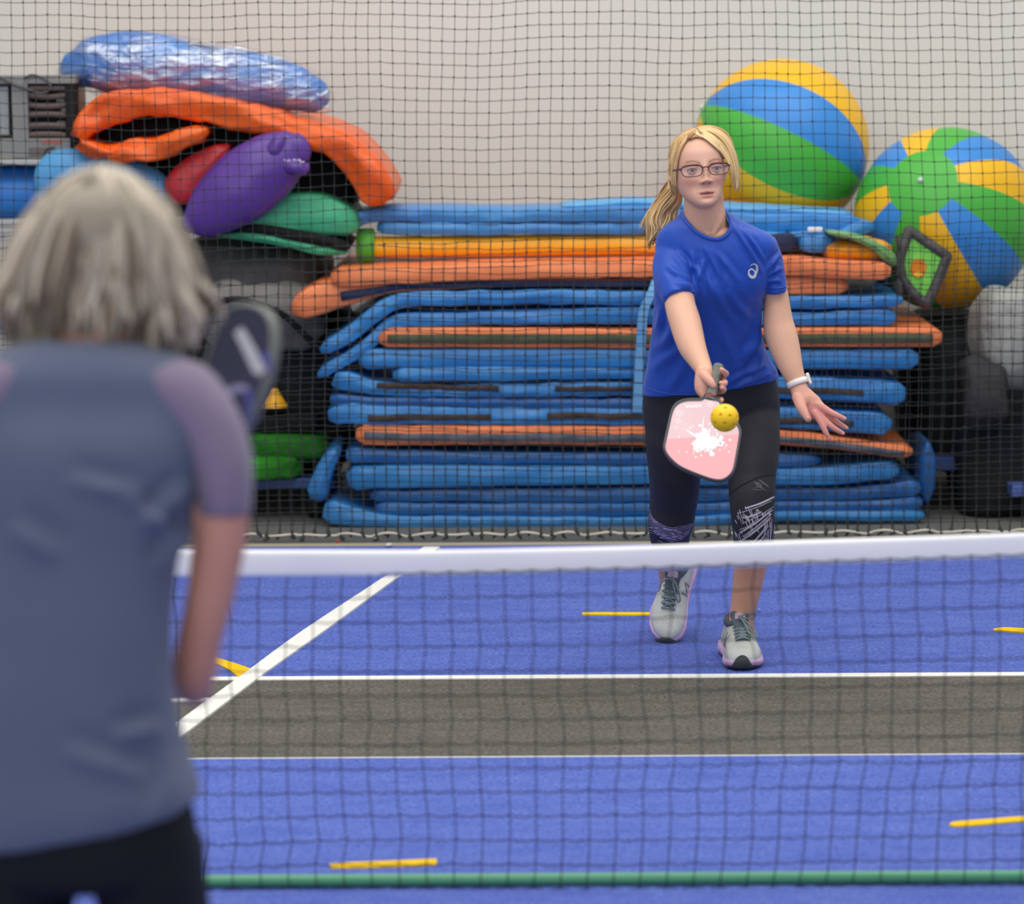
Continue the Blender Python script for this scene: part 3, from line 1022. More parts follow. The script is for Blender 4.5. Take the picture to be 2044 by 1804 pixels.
mk('gym_mat', *band([(455, 292, 9), (420, 320, 28), (375, 360, 38), (340, 400, 32)], 0.5, YL + 0.02, wr=0.006, seed=35), M_red, label='red vinyl mat squeezed between the orange crash mat and the purple cushion', cat='mat')
pc = empty('bolster', P(480, 470, YL - 0.05), 'purple stuffed vinyl cushion with a gathered corner seam', 'cushion')
v, f = pillow([(372, 452, 16), (400, 436, 42), (440, 406, 62), (490, 368, 72), (540, 330, 66), (578, 304, 50), (596, 296, 34)], YL - 0.03, 0.7, 11, 0.006, seg=36)
mk('cushion_body', v, f, M_purple, pc)
mk('corner_ear', *ptube([(566, 330, -0.05, 14), (590, 334, -0.06, 16), (606, 338, -0.05, 12), (612, 330, -0.04, 6)], YL - 0.03), M_purple, pc)
mk('corner_ear', *ptube([(548, 300, -0.05, 18), (556, 282, -0.05, 14), (560, 272, -0.03, 8)], YL - 0.03), M_purple, pc)
sv = resample([P(*q, YL - 0.10) for q in ((548, 312), (558, 312), (566, 320), (580, 322), (594, 320), (606, 326))], 20)
for i in range(len(sv)):
    sv[i, 2] += 0.005 * math.sin(i * 2.1)
mk('seam', *tube(sv, 0.004, seg=6), mat('pale_stitching', rgb(200, 190, 206), 0.7), pc)
gm = empty('wedge_mat', P(600, 500, YL), 'emerald green vinyl mat with a black zip edge under the purple cushion', 'mat')
mk('mat_top', *band([(428, 452, 4), (500, 438, 22), (570, 428, 40), (640, 430, 40), (695, 446, 28), (716, 454, 14)], 0.55, YL + 0.03, wr=0.008, seed=37), M_emer, gm)
mk('zip_edge', *band([(420, 458, 6), (500, 456, 9), (560, 464, 11), (640, 480, 12), (698, 494, 9)], 0.5, YL + 0.01, wr=0.003, seed=38), M_black, gm)
mk('mat_underside', *band([(438, 470, 4), (500, 472, 9), (570, 484, 10), (640, 500, 9), (690, 506, 5)], 0.5, YL + 0.02, wr=0.008, seed=39), M_emer, gm)

# low blue storage trolley under the left pile
tr = empty('storage_trolley', (P(380, 966, Y_MAT + 0.3)[0], Y_MAT + 0.6, 0), 'low blue framed storage trolley carrying the heap of bags left of the mats', 'trolley')
zb = P(500, 976, Y_MAT + 0.2)[2]
zt = P(500, 955, Y_MAT + 0.2)[2]
xa, xb = P(215, 965, Y_MAT + 0.2)[0], P(668, 965, Y_MAT + 0.2)[0]
M_frame = mat('blue_painted_frame', rgb(50, 80, 138), 0.5, 0.4)
mk('deck', *rbox(((xa + xb) / 2, Y_MAT + 0.65, (zb + zt) / 2), (xb - xa, 0.9, zt - zb), 0.006), M_frame, tr, smooth=False)
for x in (xa + 0.08, (xa + xb) / 2, xb - 0.08):
    for y in (Y_MAT + 0.26, Y_MAT + 1.02):
        mk('wheel', *tube(np.array([(x - 0.02, y, 0.05), (x + 0.02, y, 0.05)]), 0.05, seg=16, rnd=False), M_dark, tr)
        mk('fork', *rbox((x, y, (0.05 + zb) / 2 + 0.01), (0.055, 0.03, max(0.02, zb - 0.04)), 0.003), M_dark, tr, smooth=False)
# dark heap on the trolley
v, f = lump(300, 700, 560, 960, Y_MAT + 0.30, 0.7, 0.05, 2, 0.45, 5, zmin=zt, amp2=0.012)
mk('black_bulk', v, f, M_black, label='large black equipment bag heaped on the blue trolley', cat='bag')
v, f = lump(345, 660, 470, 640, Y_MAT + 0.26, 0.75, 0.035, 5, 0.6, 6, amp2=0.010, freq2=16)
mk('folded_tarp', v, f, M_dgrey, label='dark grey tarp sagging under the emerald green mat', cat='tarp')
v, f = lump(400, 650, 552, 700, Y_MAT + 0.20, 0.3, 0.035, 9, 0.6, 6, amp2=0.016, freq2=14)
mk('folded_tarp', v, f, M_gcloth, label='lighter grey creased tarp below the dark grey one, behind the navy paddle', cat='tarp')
arc = resample([P(*q, Y_MAT + 0.17) for q in ((395, 660), (415, 620), (450, 600), (490, 600), (560, 625), (600, 660), (640, 700))], 30)
mk('bag_strap', *tube(arc, 0.012, seg=8), M_black, label='black webbing strap arching over the grey tarp', cat='strap')
v, f = lump(478, 662, 852, 915, Y_MAT + 0.16, 0.3, 0.03, 12, 0.6, 7, amp2=0.008)
mk('cloth_bag', v, f, M_bag, label='dark green cloth bag on the trolley, upper of the two green bags', cat='bag')
v, f = lump(470, 600, 900, 954, Y_MAT + 0.12, 0.3, 0.03, 14, 0.6, 9, zmin=zt, amp2=0.012)
mk('cloth_bag', v, f, mat('bright_green_cloth', rgb(52, 148, 30), 0.7, 0.2, rgb(30, 100, 22), 6, 0.7, bump=0.5, bscale=16, bdist=0.03), label='brighter green crumpled bag at the trolley edge beside the person in grey-blue', cat='bag')
c = P(548, 812, Y_MAT + 0.20)
mk('marker_cone', *tube(np.array([c, c + (0, 0, 0.004), c + (0, 0, 0.055), c + (0, 0, 0.07)]), (0.055, 0.05, 0.02, 0.012), seg=20, rnd=False), M_yel, label='small yellow marker cone in the dark heap behind the navy paddle', cat='cone')
c = P(570, 814, Y_MAT + 0.20)
mk('black_case', *rbox(P(560, 834, Y_MAT + 0.35), (0.30, 0.34, 0.065), 0.02), M_black, label='flat black case under the yellow marker cone', cat='case')
mk('gym_mat', *band([(-60, 628, 30), (4, 628, 26), (12, 628, 20)], 0.5, Y_MAT + 0.1), M_blue, label='blue mat end at the far left edge beside the grey hair', cat='mat')
mk('gym_mat', *band([(320, 715, 30), (338, 715, 28), (342, 715, 22)], 0.4, Y_MAT + 0.12), M_lblue, label='sliver of pale blue mat between grey hair and black bag', cat='mat')

# shelf with the grey heater and the blue bolsters, far left
sh = empty('shelf_rack', (P(60, 480, YL)[0], YL + 0.3, 0), 'silver slatted shelf rack carrying the blue cylinders at the far left', 'shelf')
x0s, x1s = P(-90, 450, YL + 0.1)[0], P(190, 450, YL + 0.1)[0]
for py, h in ((324, 0.02), (446, 0.024), (461, 0.018), (476, 0.016)):
    z = P(60, py, YL + 0.1)[2]
    mk('shelf_board' if h == 0.02 else 'rail', *rbox(((x0s + x1s) / 2, YL + 0.1 + (0.34 if h == 0.02 else 0.02), z), (x1s - x0s, 0.68 if h == 0.02 else 0.04, h), 0.004), M_silver, sh, smooth=False)
mk('shelf_board', *rbox(((x0s + x1s) / 2, YL + 0.46, P(60, 444, YL + 0.1)[2]), (x1s - x0s, 0.6, 0.02), 0.004), M_silver, sh, smooth=False)
mk('shelf_board', *rbox(((x0s + x1s) / 2, YL + 0.40, P(-20, 662, Y_MAT + 0.2)[2]), (x1s - x0s, 0.7, 0.02), 0.004), M_silver, sh, smooth=False)
for x in (x0s + 0.02, x1s - 0.02):
    for y in (YL + 0.14, YL + 0.74):
        zt_ = P(60, 326, YL + 0.1)[2]
        mk('upright', *rbox((x, y, zt_ / 2), (0.03, 0.03, zt_), 0.003), M_silver, sh, smooth=False)
rc = 55.0 / scl(YL + 0.2)
ctr = P(0, 385, YL + 0.27)
mk('foam_cylinder', *tube(np.array([(P(-80, 385, YL + .27)[0], ctr[1], ctr[2]), (ctr[0], ctr[1], ctr[2]), (P(92, 385, YL + .27)[0], ctr[1], ctr[2])]), rc, seg=36), M_cyl, label='smooth blue foam cylinder lying on the silver shelf at far left', cat='cylinder')
v, f = pillow([(100, 395, 30), (112, 350, 44), (150, 342, 46), (230, 358, 50), (300, 385, 50)], YL + 0.12, 0.8, 8, 0.006)
mk('bolster', v, f, M_lblue, label='light blue soft bolster behind the grey hair, below the orange mat corner', cat='cushion')

ht = empty('heater_cabinet', P(60, 318, YL + 0.3), 'grey metal heater cabinet with curved brown louvres on the shelf', 'heater')
Yh = YL + 0.12


def pbox(px0, px1, py0, py1, Y, d, r=0.003):
    a, b = P(px0, py1, Y), P(px1, py0, Y)
    return rbox(((a[0] + b[0]) / 2, Y + d / 2, (a[2] + b[2]) / 2), (abs(b[0] - a[0]), d, abs(b[2] - a[2])), r)


mk('cabinet_back', *pbox(-60, 150, 152, 318, Yh + 0.10, 0.30), M_gpanel, ht, smooth=False)
mk('front_post', *pbox(26, 54, 154, 315, Yh - 0.004, 0.10), M_gpanel, ht, smooth=False)
mk('top_rail', *pbox(-60, 150, 150, 168, Yh, 0.10), M_gpanel, ht, smooth=False)
mk('base_panel', *pbox(-60, 140, 276, 318, Yh, 0.10), M_gpanel, ht, smooth=False)
mk('side_post', *pbox(132, 149, 166, 278, Yh + 0.003, 0.10), M_dark, ht, smooth=False)
mk('dark_recess', *pbox(54, 132, 168, 276, Yh + 0.07, 0.028), M_dark, ht, smooth=False)
mk('glass_panel', *pbox(-60, 18, 172, 270, Yh + 0.03, 0.02), mat('grey_glass', rgb(150, 154, 152), 0.25, 0.6), ht, smooth=False)
mk('panel_seal', *pbox(18, 25, 172, 268, Yh + 0.02, 0.02), M_dark, ht, smooth=False)
for k, py in enumerate((176, 190, 209, 230, 252, 270)):
    pts = [P(56 + 74 * t, py + (3.5 if k else 0) * (1 - (2 * t - 1) ** 2) * (1 if k < 3 else -0.6), Yh + 0.02) for t in np.linspace(0, 1, 8)]
    mk('louvre', *tube(np.array(pts), 6.0 / scl(Yh), 0.006, seg=8), M_slat, ht)
for (a, b, c_, d) in ((56, 88, 222, 230), (113, 128, 196, 203), (123, 131, 216, 223), (114, 130, 242, 250), (56, 88, 244, 250), (114, 130, 268, 272)):
    mk('louvre_gap', *pbox(a, b, c_, d, Yh + 0.055, 0.012, 0.001), mat('pale_gap', rgb(190, 188, 182), 0.6), ht, smooth=False)
mk('red_label', *pbox(83, 124, 279, 287, Yh - 0.002, 0.004, 0.001), mat('red_label', rgb(176, 100, 92), 0.6), ht, smooth=False)
mk('control_panel', *pbox(58, 110, 294, 313, Yh - 0.003, 0.006, 0.001), mat('brown_panel', rgb(104, 98, 90), 0.6), ht, smooth=False)
kc = resample([P(*q, Yh - 0.006) for q in ((88, 310), (90, 302), (98, 296), (108, 294))], 12)
mk('control_wire', *tube(kc, 0.002, seg=5), M_dark, ht)
kc = resample([P(*q, Yh - 0.012) for q in ((-20, 148), (6, 158), (30, 170), (52, 177), (80, 186), (98, 180), (100, 170), (92, 160), (76, 152), (62, 150), (50, 155))], 50)
mk('power_cable', *tube(kc, 0.0045, seg=6), mat('grey_cable', rgb(82, 82, 80), 0.6), ht)
for px, py in ((38, 165), (44, 163), (41, 280), (34, 284), (50, 284)):
    mk('screw', *uvsphere(P(px, py, Yh - 0.001), 0.004, 8, 6), M_silver, ht)

# ================================================================== beach balls
BC = [mat('ball_green', rgb(74, 176, 62), 0.42, 0.45), mat('ball_blue', rgb(56, 138, 214), 0.42, 0.45), mat('ball_yellow', rgb(242, 186, 24), 0.42, 0.45)]


def beach_ball(name, px, py, rp, Y, axis, phase, cap, label, order=(0, 1, 2), bounds=None):
    c = P(px, py, Y)
    r = rp / scl(Y, py)
    root = empty(name, c - np.array((0, 0, r)), label, 'ball', 'giant beach balls on and beside the mat stack')
    nu, nv = 96, 48
    v, f = uvsphere((0, 0, 0), 1.0, nu, nv)
    ax = nrm(axis)
    e1 = nrm(np.cross(ax, (0, -1, 0.001)))
    e2 = np.cross(ax, e1)
    Mx = np.stack((e1, e2, ax))
    base = np.array(v)
    gore = {0: [], 1: [], 2: []}
    capf = []
    for q in f:
        m_ = base[q].mean(0)
        lat = math.acos(max(-1, min(1, m_[2] / np.linalg.norm(m_))))
        if lat < cap or lat > math.pi - cap:
            capf.append(q)
            continue
        lon = (math.atan2(m_[1], m_[0]) - math.radians(phase)) % (2 * math.pi)
        if bounds:
            dg_ = math.degrees(math.atan2(m_[1], m_[0]))
            kk = sum(1 for b_ in bounds if dg_ >= b_)
            gore[order[(kk + 2) % 3]].append(q)
        else:
            gore[order[int(lon / (math.pi / 6)) % 3]].append(q)
    # each gore bulges a little between its seams
    lonv = (np.arctan2(base[:, 1], base[:, 0]) - math.radians(phase)) % (math.pi / 6)
    bul = 0.985 + 0.015 * np.sin(lonv / (math.pi / 6) * math.pi) ** 0.5
    latv = np.arccos(np.clip(base[:, 2], -1, 1))
    k = np.clip((np.minimum(latv, math.pi - latv) - cap) / 0.3, 0, 1)
    w = base * (1 + (bul - 1) * k)[:, None]
    wv = w @ Mx * r + c
    me_f = gore[0] + gore[1] + gore[2] + capf
    mi = [0] * len(gore[0]) + [1] * len(gore[1]) + [2] * len(gore[2]) + [0] * len(capf)
    o = mk('ball_skin', wv, me_f, BC, root)
    o.data.polygons.foreach_set('material_index', mi)
    vp = c + ax * r * 0.995
    mk('valve', *tube(np.array([vp - ax * 0.002, vp + ax * 0.010, vp + ax * 0.014]), (0.012, 0.010, 0.006), seg=14, rnd=False, ref=(0.1, 0.2, 1)), mat('clear_valve', rgb(206, 214, 208), 0.3), root)
    return root


beach_ball('beach_ball', 1559, 293, 175, Y_MAT + 0.88, (-164, 8, 82), -19, 0.20, 'upper giant striped beach ball, on top of the mats behind the blonde player', (2, 0, 1), (-150, -115, -79, -46, -4, 26, 56, 86, 116, 146))
beach_ball('beach_ball', 1887, 437, 183, Y_MAT + 0.62, (-0.372, -0.806, 0.461), 20, 0.40, 'lower giant striped beach ball showing its green end cap, right of the mat stack', (0, 2, 1))

# kite-shaped target propped in front of the lower ball
kt = empty('target_panel', P(1850, 622, Y_MAT + 0.05), 'kite-shaped green target with black frame and orange hole, leaning on the lower beach ball', 'target')
Yk = Y_MAT + 0.18
out = [(1812, 442), (1850, 470), (1904, 508), (1880, 565), (1856, 622), (1826, 604), (1796, 566), (1790, 520)]
inn = [(1818, 478), (1846, 496), (1876, 516), (1862, 555), (1845, 590), (1828, 576), (1806, 550), (1803, 515)]


def tilt(px, py, d=0.0):
    return P(px, py, Yk - 0.0004 * (py - 530) + d)


for k in range(8):
    k2 = (k + 1) % 8
    a, b = np.array(out[k]), np.array(out[k2])
    c1, d1 = np.array(inn[k]), np.array(inn[k2])
    q1, q2 = (a + c1) / 2, (b + d1) / 2
    if k % 2 == 0:
        k3 = (k + 2) % 8
        q3 = (np.array(out[k3]) + np.array(inn[k3])) / 2
        pts = resample([tilt(*q1), tilt(*q2), tilt(*q3)], 12)
        mk('frame_pad', *tube(pts, 11.0 / scl(Yk), 0.02, seg=12), mat('black_padding', rgb(78, 74, 72), 0.5, 0.45, rgb(46, 45, 45), 20, 0.6, bump=0.4, bscale=40, bdist=0.01), kt)
pan = np.array([tilt(*q) for q in [((a[0] + b[0]) / 2, (a[1] + b[1]) / 2) for a, b in zip(out, inn)]])
n = nrm(np.cross(pan[2] - pan[0], pan[4] - pan[0]))
mk('panel', *poly_prism(pan, n, 0.014), mat('lime_cloth', rgb(122, 202, 80), 0.6, 0.3, rgb(86, 168, 60), 12, 0.6), kt, smooth=False)
cc = tilt(1833, 536, -0.01)
th = np.linspace(0, 2 * math.pi, 24, endpoint=False)
hole = np.array([tilt(1833 + 16 * math.cos(t), 535 + 19 * math.sin(t), -0.0085) for t in th])
mk('bullseye', *poly_prism(hole, n, 0.004), mat('amber_cloth', rgb(206, 120, 10), 0.6, 0.3), kt, smooth=False)
hole = np.array([tilt(1833 + 9 * math.cos(t), 548 + 6 * math.sin(t), -0.0115) for t in th])
mk('bullseye_lip', *poly_prism(hole, n, 0.003), M_yel, kt, smooth=False)
# crumpled play cloth beside it
v, f = lump(1640, 1782, 478, 520, Y_MAT + 0.06, 0.25, 0.02, 21, 0.7, 10, amp2=0.006)
mk('play_cloth', v, f, mat('amber_vinyl', rgb(232, 140, 16), 0.45, 0.4, rgb(238, 176, 30), 6, 0.8, 3), label='crumpled amber play cloth on the right end of the thick orange mat', cat='cloth')
v, f = band([(1655, 466, 4), (1700, 474, 6), (1740, 488, 9), (1770, 508, 13), (1790, 530, 10)], 0.2, Y_MAT + 0.02, wr=0.006, seed=50)
mk('play_cloth', v, f, mat('pale_green_vinyl', rgb(134, 178, 112), 0.5, 0.4, rgb(96, 150, 80), 8, 0.7), label='pale green folded cloth edge drooping toward the kite target', cat='cloth')
v, f = band([(1790, 470, 6), (1798, 500, 6), (1792, 530, 8), (1790, 560, 10), (1800, 600, 6)], 0.03, Y_MAT + 0.10, wr=0.004)
mk('net_bag', v, f, M_dgrey, label='dark mesh flap hanging left of the kite target', cat='bag')

# right hand dark storage
v, f = lump(1800, 2130, 622, 930, Y_MAT + 0.35, 0.85, 0.03, 41, 0.35, 4)
mk('storage_box', v, f, mat('black_green_cover', rgb(22, 30, 28), 0.8, 0.2, rgb(34, 32, 26), 2.0, 0.8), label='black covered storage box under the lower beach ball', cat='box')
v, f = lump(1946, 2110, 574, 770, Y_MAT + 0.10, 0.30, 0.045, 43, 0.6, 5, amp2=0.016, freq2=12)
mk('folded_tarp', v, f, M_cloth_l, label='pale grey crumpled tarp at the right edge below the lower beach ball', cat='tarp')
v, f = lump(1915, 2010, 712, 850, Y_MAT + 0.04, 0.3, 0.04, 47, 0.6, 7, amp2=0.012)
mk('kit_bag', v, f, mat('charcoal_cloth', rgb(62, 60, 62), 0.8, 0.2, rgb(44, 43, 46), 6, 0.7, bump=0.5, bscale=12, bdist=0.03), label='charcoal kit bag below the pale grey tarp, at the upper left of the black kit bag', cat='bag')
v, f = lump(1900, 2120, 720, 1040, Y_MAT + 0.12, 0.5, 0.05, 49, 0.5, 5, amp2=0.012, zmin=0.0)
mk('kit_bag', v, f, M_black, label='large black kit bag standing on the grey floor at the right edge', cat='bag')
bb = P(1890, 922, Y_MAT + 0.28)
mk('bench_beam', *pbox(1850, 1922, 912, 940, Y_MAT + 0.29, 0.10, 0.006), M_frame, smooth=False, label='dim blue bench beam between the mat stack and the black kit bag', cat='bench')
mk('bench_beam', *pbox(2018, 2100, 968, 992, Y_MAT + 0.02, 0.10, 0.006), mat('violet_blue_paint', rgb(78, 102, 172), 0.5), smooth=False, label='short violet-blue bar in front of the black kit bag, at the right edge', cat='bench')

# ================================================================== people
YP = Y_PLAY


def head_surface(nt=120, nz_=110, female=True):
    """head in its own metres: front -Y, up +Z, chin at z=0, crown at 0.217"""
    zk = np.array((0.000, 0.008, 0.020, 0.040, 0.060, 0.080, 0.105, 0.130, 0.155, 0.180, 0.198, 0.210, 0.217))
    wk = np.array((0.017, 0.030, 0.043, 0.0560, 0.0640, 0.0690, 0.0725, 0.0735, 0.0725, 0.0640, 0.0480, 0.0300, 0.002))
    fk = np.array((0.080, 0.0915, 0.0935, 0.0900, 0.0895, 0.0890, 0.0870, 0.0900, 0.0860, 0.0715, 0.0520, 0.0320, 0.002))
    bk = np.array((-0.020, -0.010, 0.010, 0.050, 0.078, 0.092, 0.100, 0.103, 0.100, 0.086, 0.064, 0.038, 0.002))
    zf = np.linspace(0.0, 0.217, 400)
    g_ = np.exp(-np.linspace(-2.2, 2.2, 61) ** 2)
    g_ /= g_.sum()

    def soft(k):
        a = np.interp(zf, zk, k)
        b = np.convolve(np.pad(a, 30, 'edge'), g_, 'valid')
        w_ = np.clip(np.minimum(zf / 0.02, (0.217 - zf) / 0.012), 0, 1)
        return a * (1 - w_) + b * w_
    wk, fk, bk, zk = soft(wk), soft(fk), soft(bk), zf
    zs = np.linspace(0.0, 0.2165, nz_)
    rings = []
    th = np.arange(nt) * 2 * math.pi / nt
    for z in zs:
        w = np.interp(z, zk, wk)
        fr = np.interp(z, zk, fk)
        ba = np.interp(z, zk, bk)
        yc = (ba - fr) / 2 if z > 0.06 else (ba - fr) / 2
        hd = (ba + fr) / 2
        ex = 0.92
        c, s = np.cos(th), np.sin(th)
        x = w * np.sign(c) * np.abs(c) ** ex
        y = yc + hd * np.sign(s) * np.abs(s) ** ex
        rings.append(np.column_stack((x, y, np.full(nt, z))))
    v, f = loft(rings)
    return face_sculpt(v), f


def face_sculpt(v):
    v = v.copy()
    x, y, z = v[:, 0], v[:, 1], v[:, 2]
    front = np.clip((-y - 0.02) / 0.03, 0, 1)

    def g(cx, cz, sx, sz):
        return np.exp(-((x - cx) / sx) ** 2 - ((z - cz) / sz) ** 2) * front
    d = np.zeros(len(v))
    # nose: bridge, ridge, tip, wings
    d += 0.010 * g(0, 0.108, 0.008, 0.016)
    d += 0.014 * g(0, 0.090, 0.0085, 0.014)
    d += 0.0160 * g(0, 0.0740, 0.0125, 0.0085)
    d += 0.0105 * (g(0.0140, 0.0720, 0.0065, 0.006) + g(-0.0140, 0.0720, 0.0065, 0.006))
    # eye sockets, brows, cheekbones
    d -= 0.0070 * (g(0.034, 0.106, 0.018, 0.010) + g(-0.034, 0.106, 0.018, 0.010))
    d += 0.0012 * (g(0.034, 0.124, 0.020, 0.007) + g(-0.034, 0.124, 0.020, 0.007))
    d += 0.0060 * (g(0.044, 0.080, 0.020, 0.016) + g(-0.044, 0.080, 0.020, 0.016))
    d += 0.0035 * (g(0.036, 0.036, 0.016, 0.016) + g(-0.036, 0.036, 0.016, 0.016))
    # folds beside the mouth
    d -= 0.0030 * (g(0.029, 0.056, 0.005, 0.015) + g(-0.029, 0.056, 0.005, 0.015))
    d -= 0.0022 * (g(0.0285, 0.030, 0.004, 0.010) + g(-0.0285, 0.030, 0.004, 0.010))
    # lips and parting
    d += 0.0045 * g(0, 0.0435, 0.020, 0.0040)
    d += 0.0052 * g(0, 0.0325, 0.018, 0.0044)
    d -= 0.0085 * g(0, 0.0380, 0.0185, 0.0019)
    d -= 0.0028 * g(0, 0.0250, 0.016, 0.004)
    d += 0.0035 * g(0, 0.0125, 0.017, 0.010)
    d -= 0.0014 * g(0, 0.058, 0.004, 0.006)
    # nostrils
    d -= 0.0055 * (g(0.0085, 0.0668, 0.0036, 0.0026) + g(-0.0085, 0.0668, 0.0036, 0.0026))
    v[:, 1] -= d
    return v


def ear(side):
    """ear as a small flattened curved rim plus lobe, head coordinates"""
    pts = [(0.072, -0.006, 0.114), (0.080, 0.004, 0.119), (0.084, 0.012, 0.110), (0.082, 0.010, 0.094), (0.075, 0.002, 0.078), (0.070, -0.006, 0.073)]
    q = resample([(side * a, b, c) for a, b, c in pts], 14)
    p1 = tube(q, 0.005, seg=8, ref=(1, 0, 0.2))
    v, f = uvsphere((side * 0.073, 0.002, 0.096), 1.0, 14, 10)
    v = (v - np.array((side * 0.073, 0.002, 0.096))) * np.array((0.006, 0.013, 0.021)) + np.array((side * 0.073, 0.002, 0.096))
    return [p1, (v, f)]


def rot_zyx(yaw, pitch, roll):
    """yaw about Z, pitch about X, roll about Y (degrees)"""
    return np.array(Matrix.Rotation(math.radians(roll), 3, 'Y') @ Matrix.Rotation(math.radians(pitch), 3, 'X') @ Matrix.Rotation(math.radians(yaw), 3, 'Z'))


def pring(cx, cy, hw, dy, hd, Y0, tilt=0.0, n=40, e=0.85, hdb=None, zt=0.0):
    """horizontal body ring: photo centre, half width px, depth offset, half depth m"""
    Y = Y0 + dy
    c = P(cx, cy, Y)
    a = hw / scl(Y, cy)
    th = np.arange(n) * 2 * math.pi / n
    co, si = np.cos(th), np.sin(th)
    X = np.sign(co) * np.abs(co) ** e
    S = np.sign(si) * np.abs(si) ** e
    hb = hd if hdb is None else hdb
    dep = np.where(S < 0, S * hd, S * hb)
    return np.column_stack((c[0] + a * X, c[1] + dep, c[2] - tilt / scl(Y, cy) * X + zt * S))


def ring_loft(nodes, Y0, sub=4, n=40, e=0.85):
    q = catmull([[*k, *([0.0] * (6 - len(k)))] for k in nodes], sub)
    return loft([pring(k[0], k[1], k[2], k[3], k[4], Y0, k[5], n, e) for k in q])


# ------------------------------------------------------------------ player
M_skin = mat('skin', rgb(214, 164, 140), 0.5, 0.35, None, attr='Col', bump=0.06, bscale=140, bdist=0.002, sub=0.12)
M_shirt = mat('royal_blue_jersey', rgb(30, 78, 180), 0.5, 0.35, rgb(24, 68, 168), 3, 0.4, bump=0.05, bscale=500, bdist=0.001, sheen=0.1)
M_tights = mat('black_tights', rgb(40, 40, 46), 0.6, 0.3)
foot_c = G(1485, 1330)
pl = empty('person', (P(1430, 900, YP + 0.15)[0], YP + 0.15, 0), 'blonde person with glasses in blue shirt and black tights, stretching out a pink paddle', 'person')

HR = rot_zyx(9, -3, -4.5)
HS = 0.985
h_org = P(1413, 414, YP - 0.245) - HR @ (np.array((0, -0.088, 0.0)) * HS)


def H(p):
    return (np.asarray(p, float) * HS) @ HR.T + h_org


def Hinv(v):
    return ((np.asarray(v) - h_org) @ HR) / HS


hv, hf = head_surface()
skin_parts = [(H(hv), hf)]
for sd in (-1, 1):
    for (ev, ef) in ear(sd):
        skin_parts.append((H(ev), ef))
# neck and upper chest
skin_parts.append(ptube([(1404, 375, -0.13, 38, 0.058), (1405, 410, -0.125, 40, 0.058), (1408, 436, -0.115, 42, 0.060), (1410, 462, -0.10, 50, 0.064), (1412, 490, -0.09, 70, 0.075)], YP, 5, 24))
# sternomastoid cords and collar bones
skin_parts.append(ptube([(1378, 400, -0.150, 7), (1394, 440, -0.158, 7.5), (1412, 466, -0.160, 6)], YP, 5, 10))
skin_parts.append(ptube([(1438, 395, -0.150, 7), (1435, 440, -0.158, 7.5), (1424, 466, -0.160, 6)], YP, 5, 10))
skin_parts.append(ptube([(1382, 460, -0.140, 6), (1396, 468, -0.152, 6.5), (1412, 473, -0.158, 6)], YP, 5, 10))
skin_parts.append(ptube([(1452, 460, -0.138, 6), (1440, 468, -0.152, 6.5), (1424, 473, -0.158, 6)], YP, 5, 10))
# trunk under the clothes
skin_parts.append(ring_loft([(1412, 462, 52, -0.09, 0.060, 0), (1420, 480, 95, -0.08, 0.078, 2), (1428, 505, 108, -0.07, 0.092, 2), (1418, 560, 100, -0.04, 0.105, 0), (1415, 620, 92, 0.0, 0.10, 0),
                             (1412, 690, 98, 0.06, 0.105, 0), (1416, 760, 120, 0.13, 0.115, 0), (1418, 820, 124, 0.16, 0.12, 0), (1420, 865, 110, 0.17, 0.10, 0)], YP))
# legs
skin_parts.append(ptube([(1350, 820, 0.16, 50), (1345, 900, 0.18, 50), (1346, 960, 0.23, 45), (1343, 1010, 0.28, 40), (1338, 1045, 0.295, 38), (1337, 1085, 0.36, 34), (1337, 1120, 0.46, 27), (1337, 1150, 0.55, 22.5), (1339, 1172, 0.60, 24)], YP, 4, 24))
skin_parts.append(ptube([(1492, 820, 0.15, 54), (1500, 900, 0.08, 50), (1501, 960, 0.02, 43), (1502, 1010, -0.015, 40), (1503, 1050, 0.0, 38), (1503, 1090, 0.06, 36), (1496, 1140, 0.12, 32), (1487, 1195, 0.155, 27.5), (1480, 1232, 0.165, 24.5), (1481, 1265, 0.165, 26)], YP, 4, 24))
# arm reaching to the camera (photo left)
skin_parts.append(ptube([(1356, 498, -0.07, 32), (1352, 550, -0.13, 31), (1357, 605, -0.20, 30.5), (1368, 645, -0.245, 31.5), (1381, 690, -0.295, 28), (1396, 720, -0.335, 21.5), (1405, 738, -0.362, 18), (1409, 752, -0.385, 18)], YP, 6, 24))
# arm hanging out (photo right)
skin_parts.append(ptube([(1524, 502, -0.06, 30), (1538, 545, -0.05, 26), (1549, 592, -0.05, 25), (1553, 640, -0.055, 30), (1560, 672, -0.065, 32), (1570, 705, -0.08, 29), (1580, 735, -0.095, 23.5), (1591, 762, -0.105, 18.5), (1597, 782, -0.115, 18), (1603, 797, -0.12, 20)], YP, 6, 24))
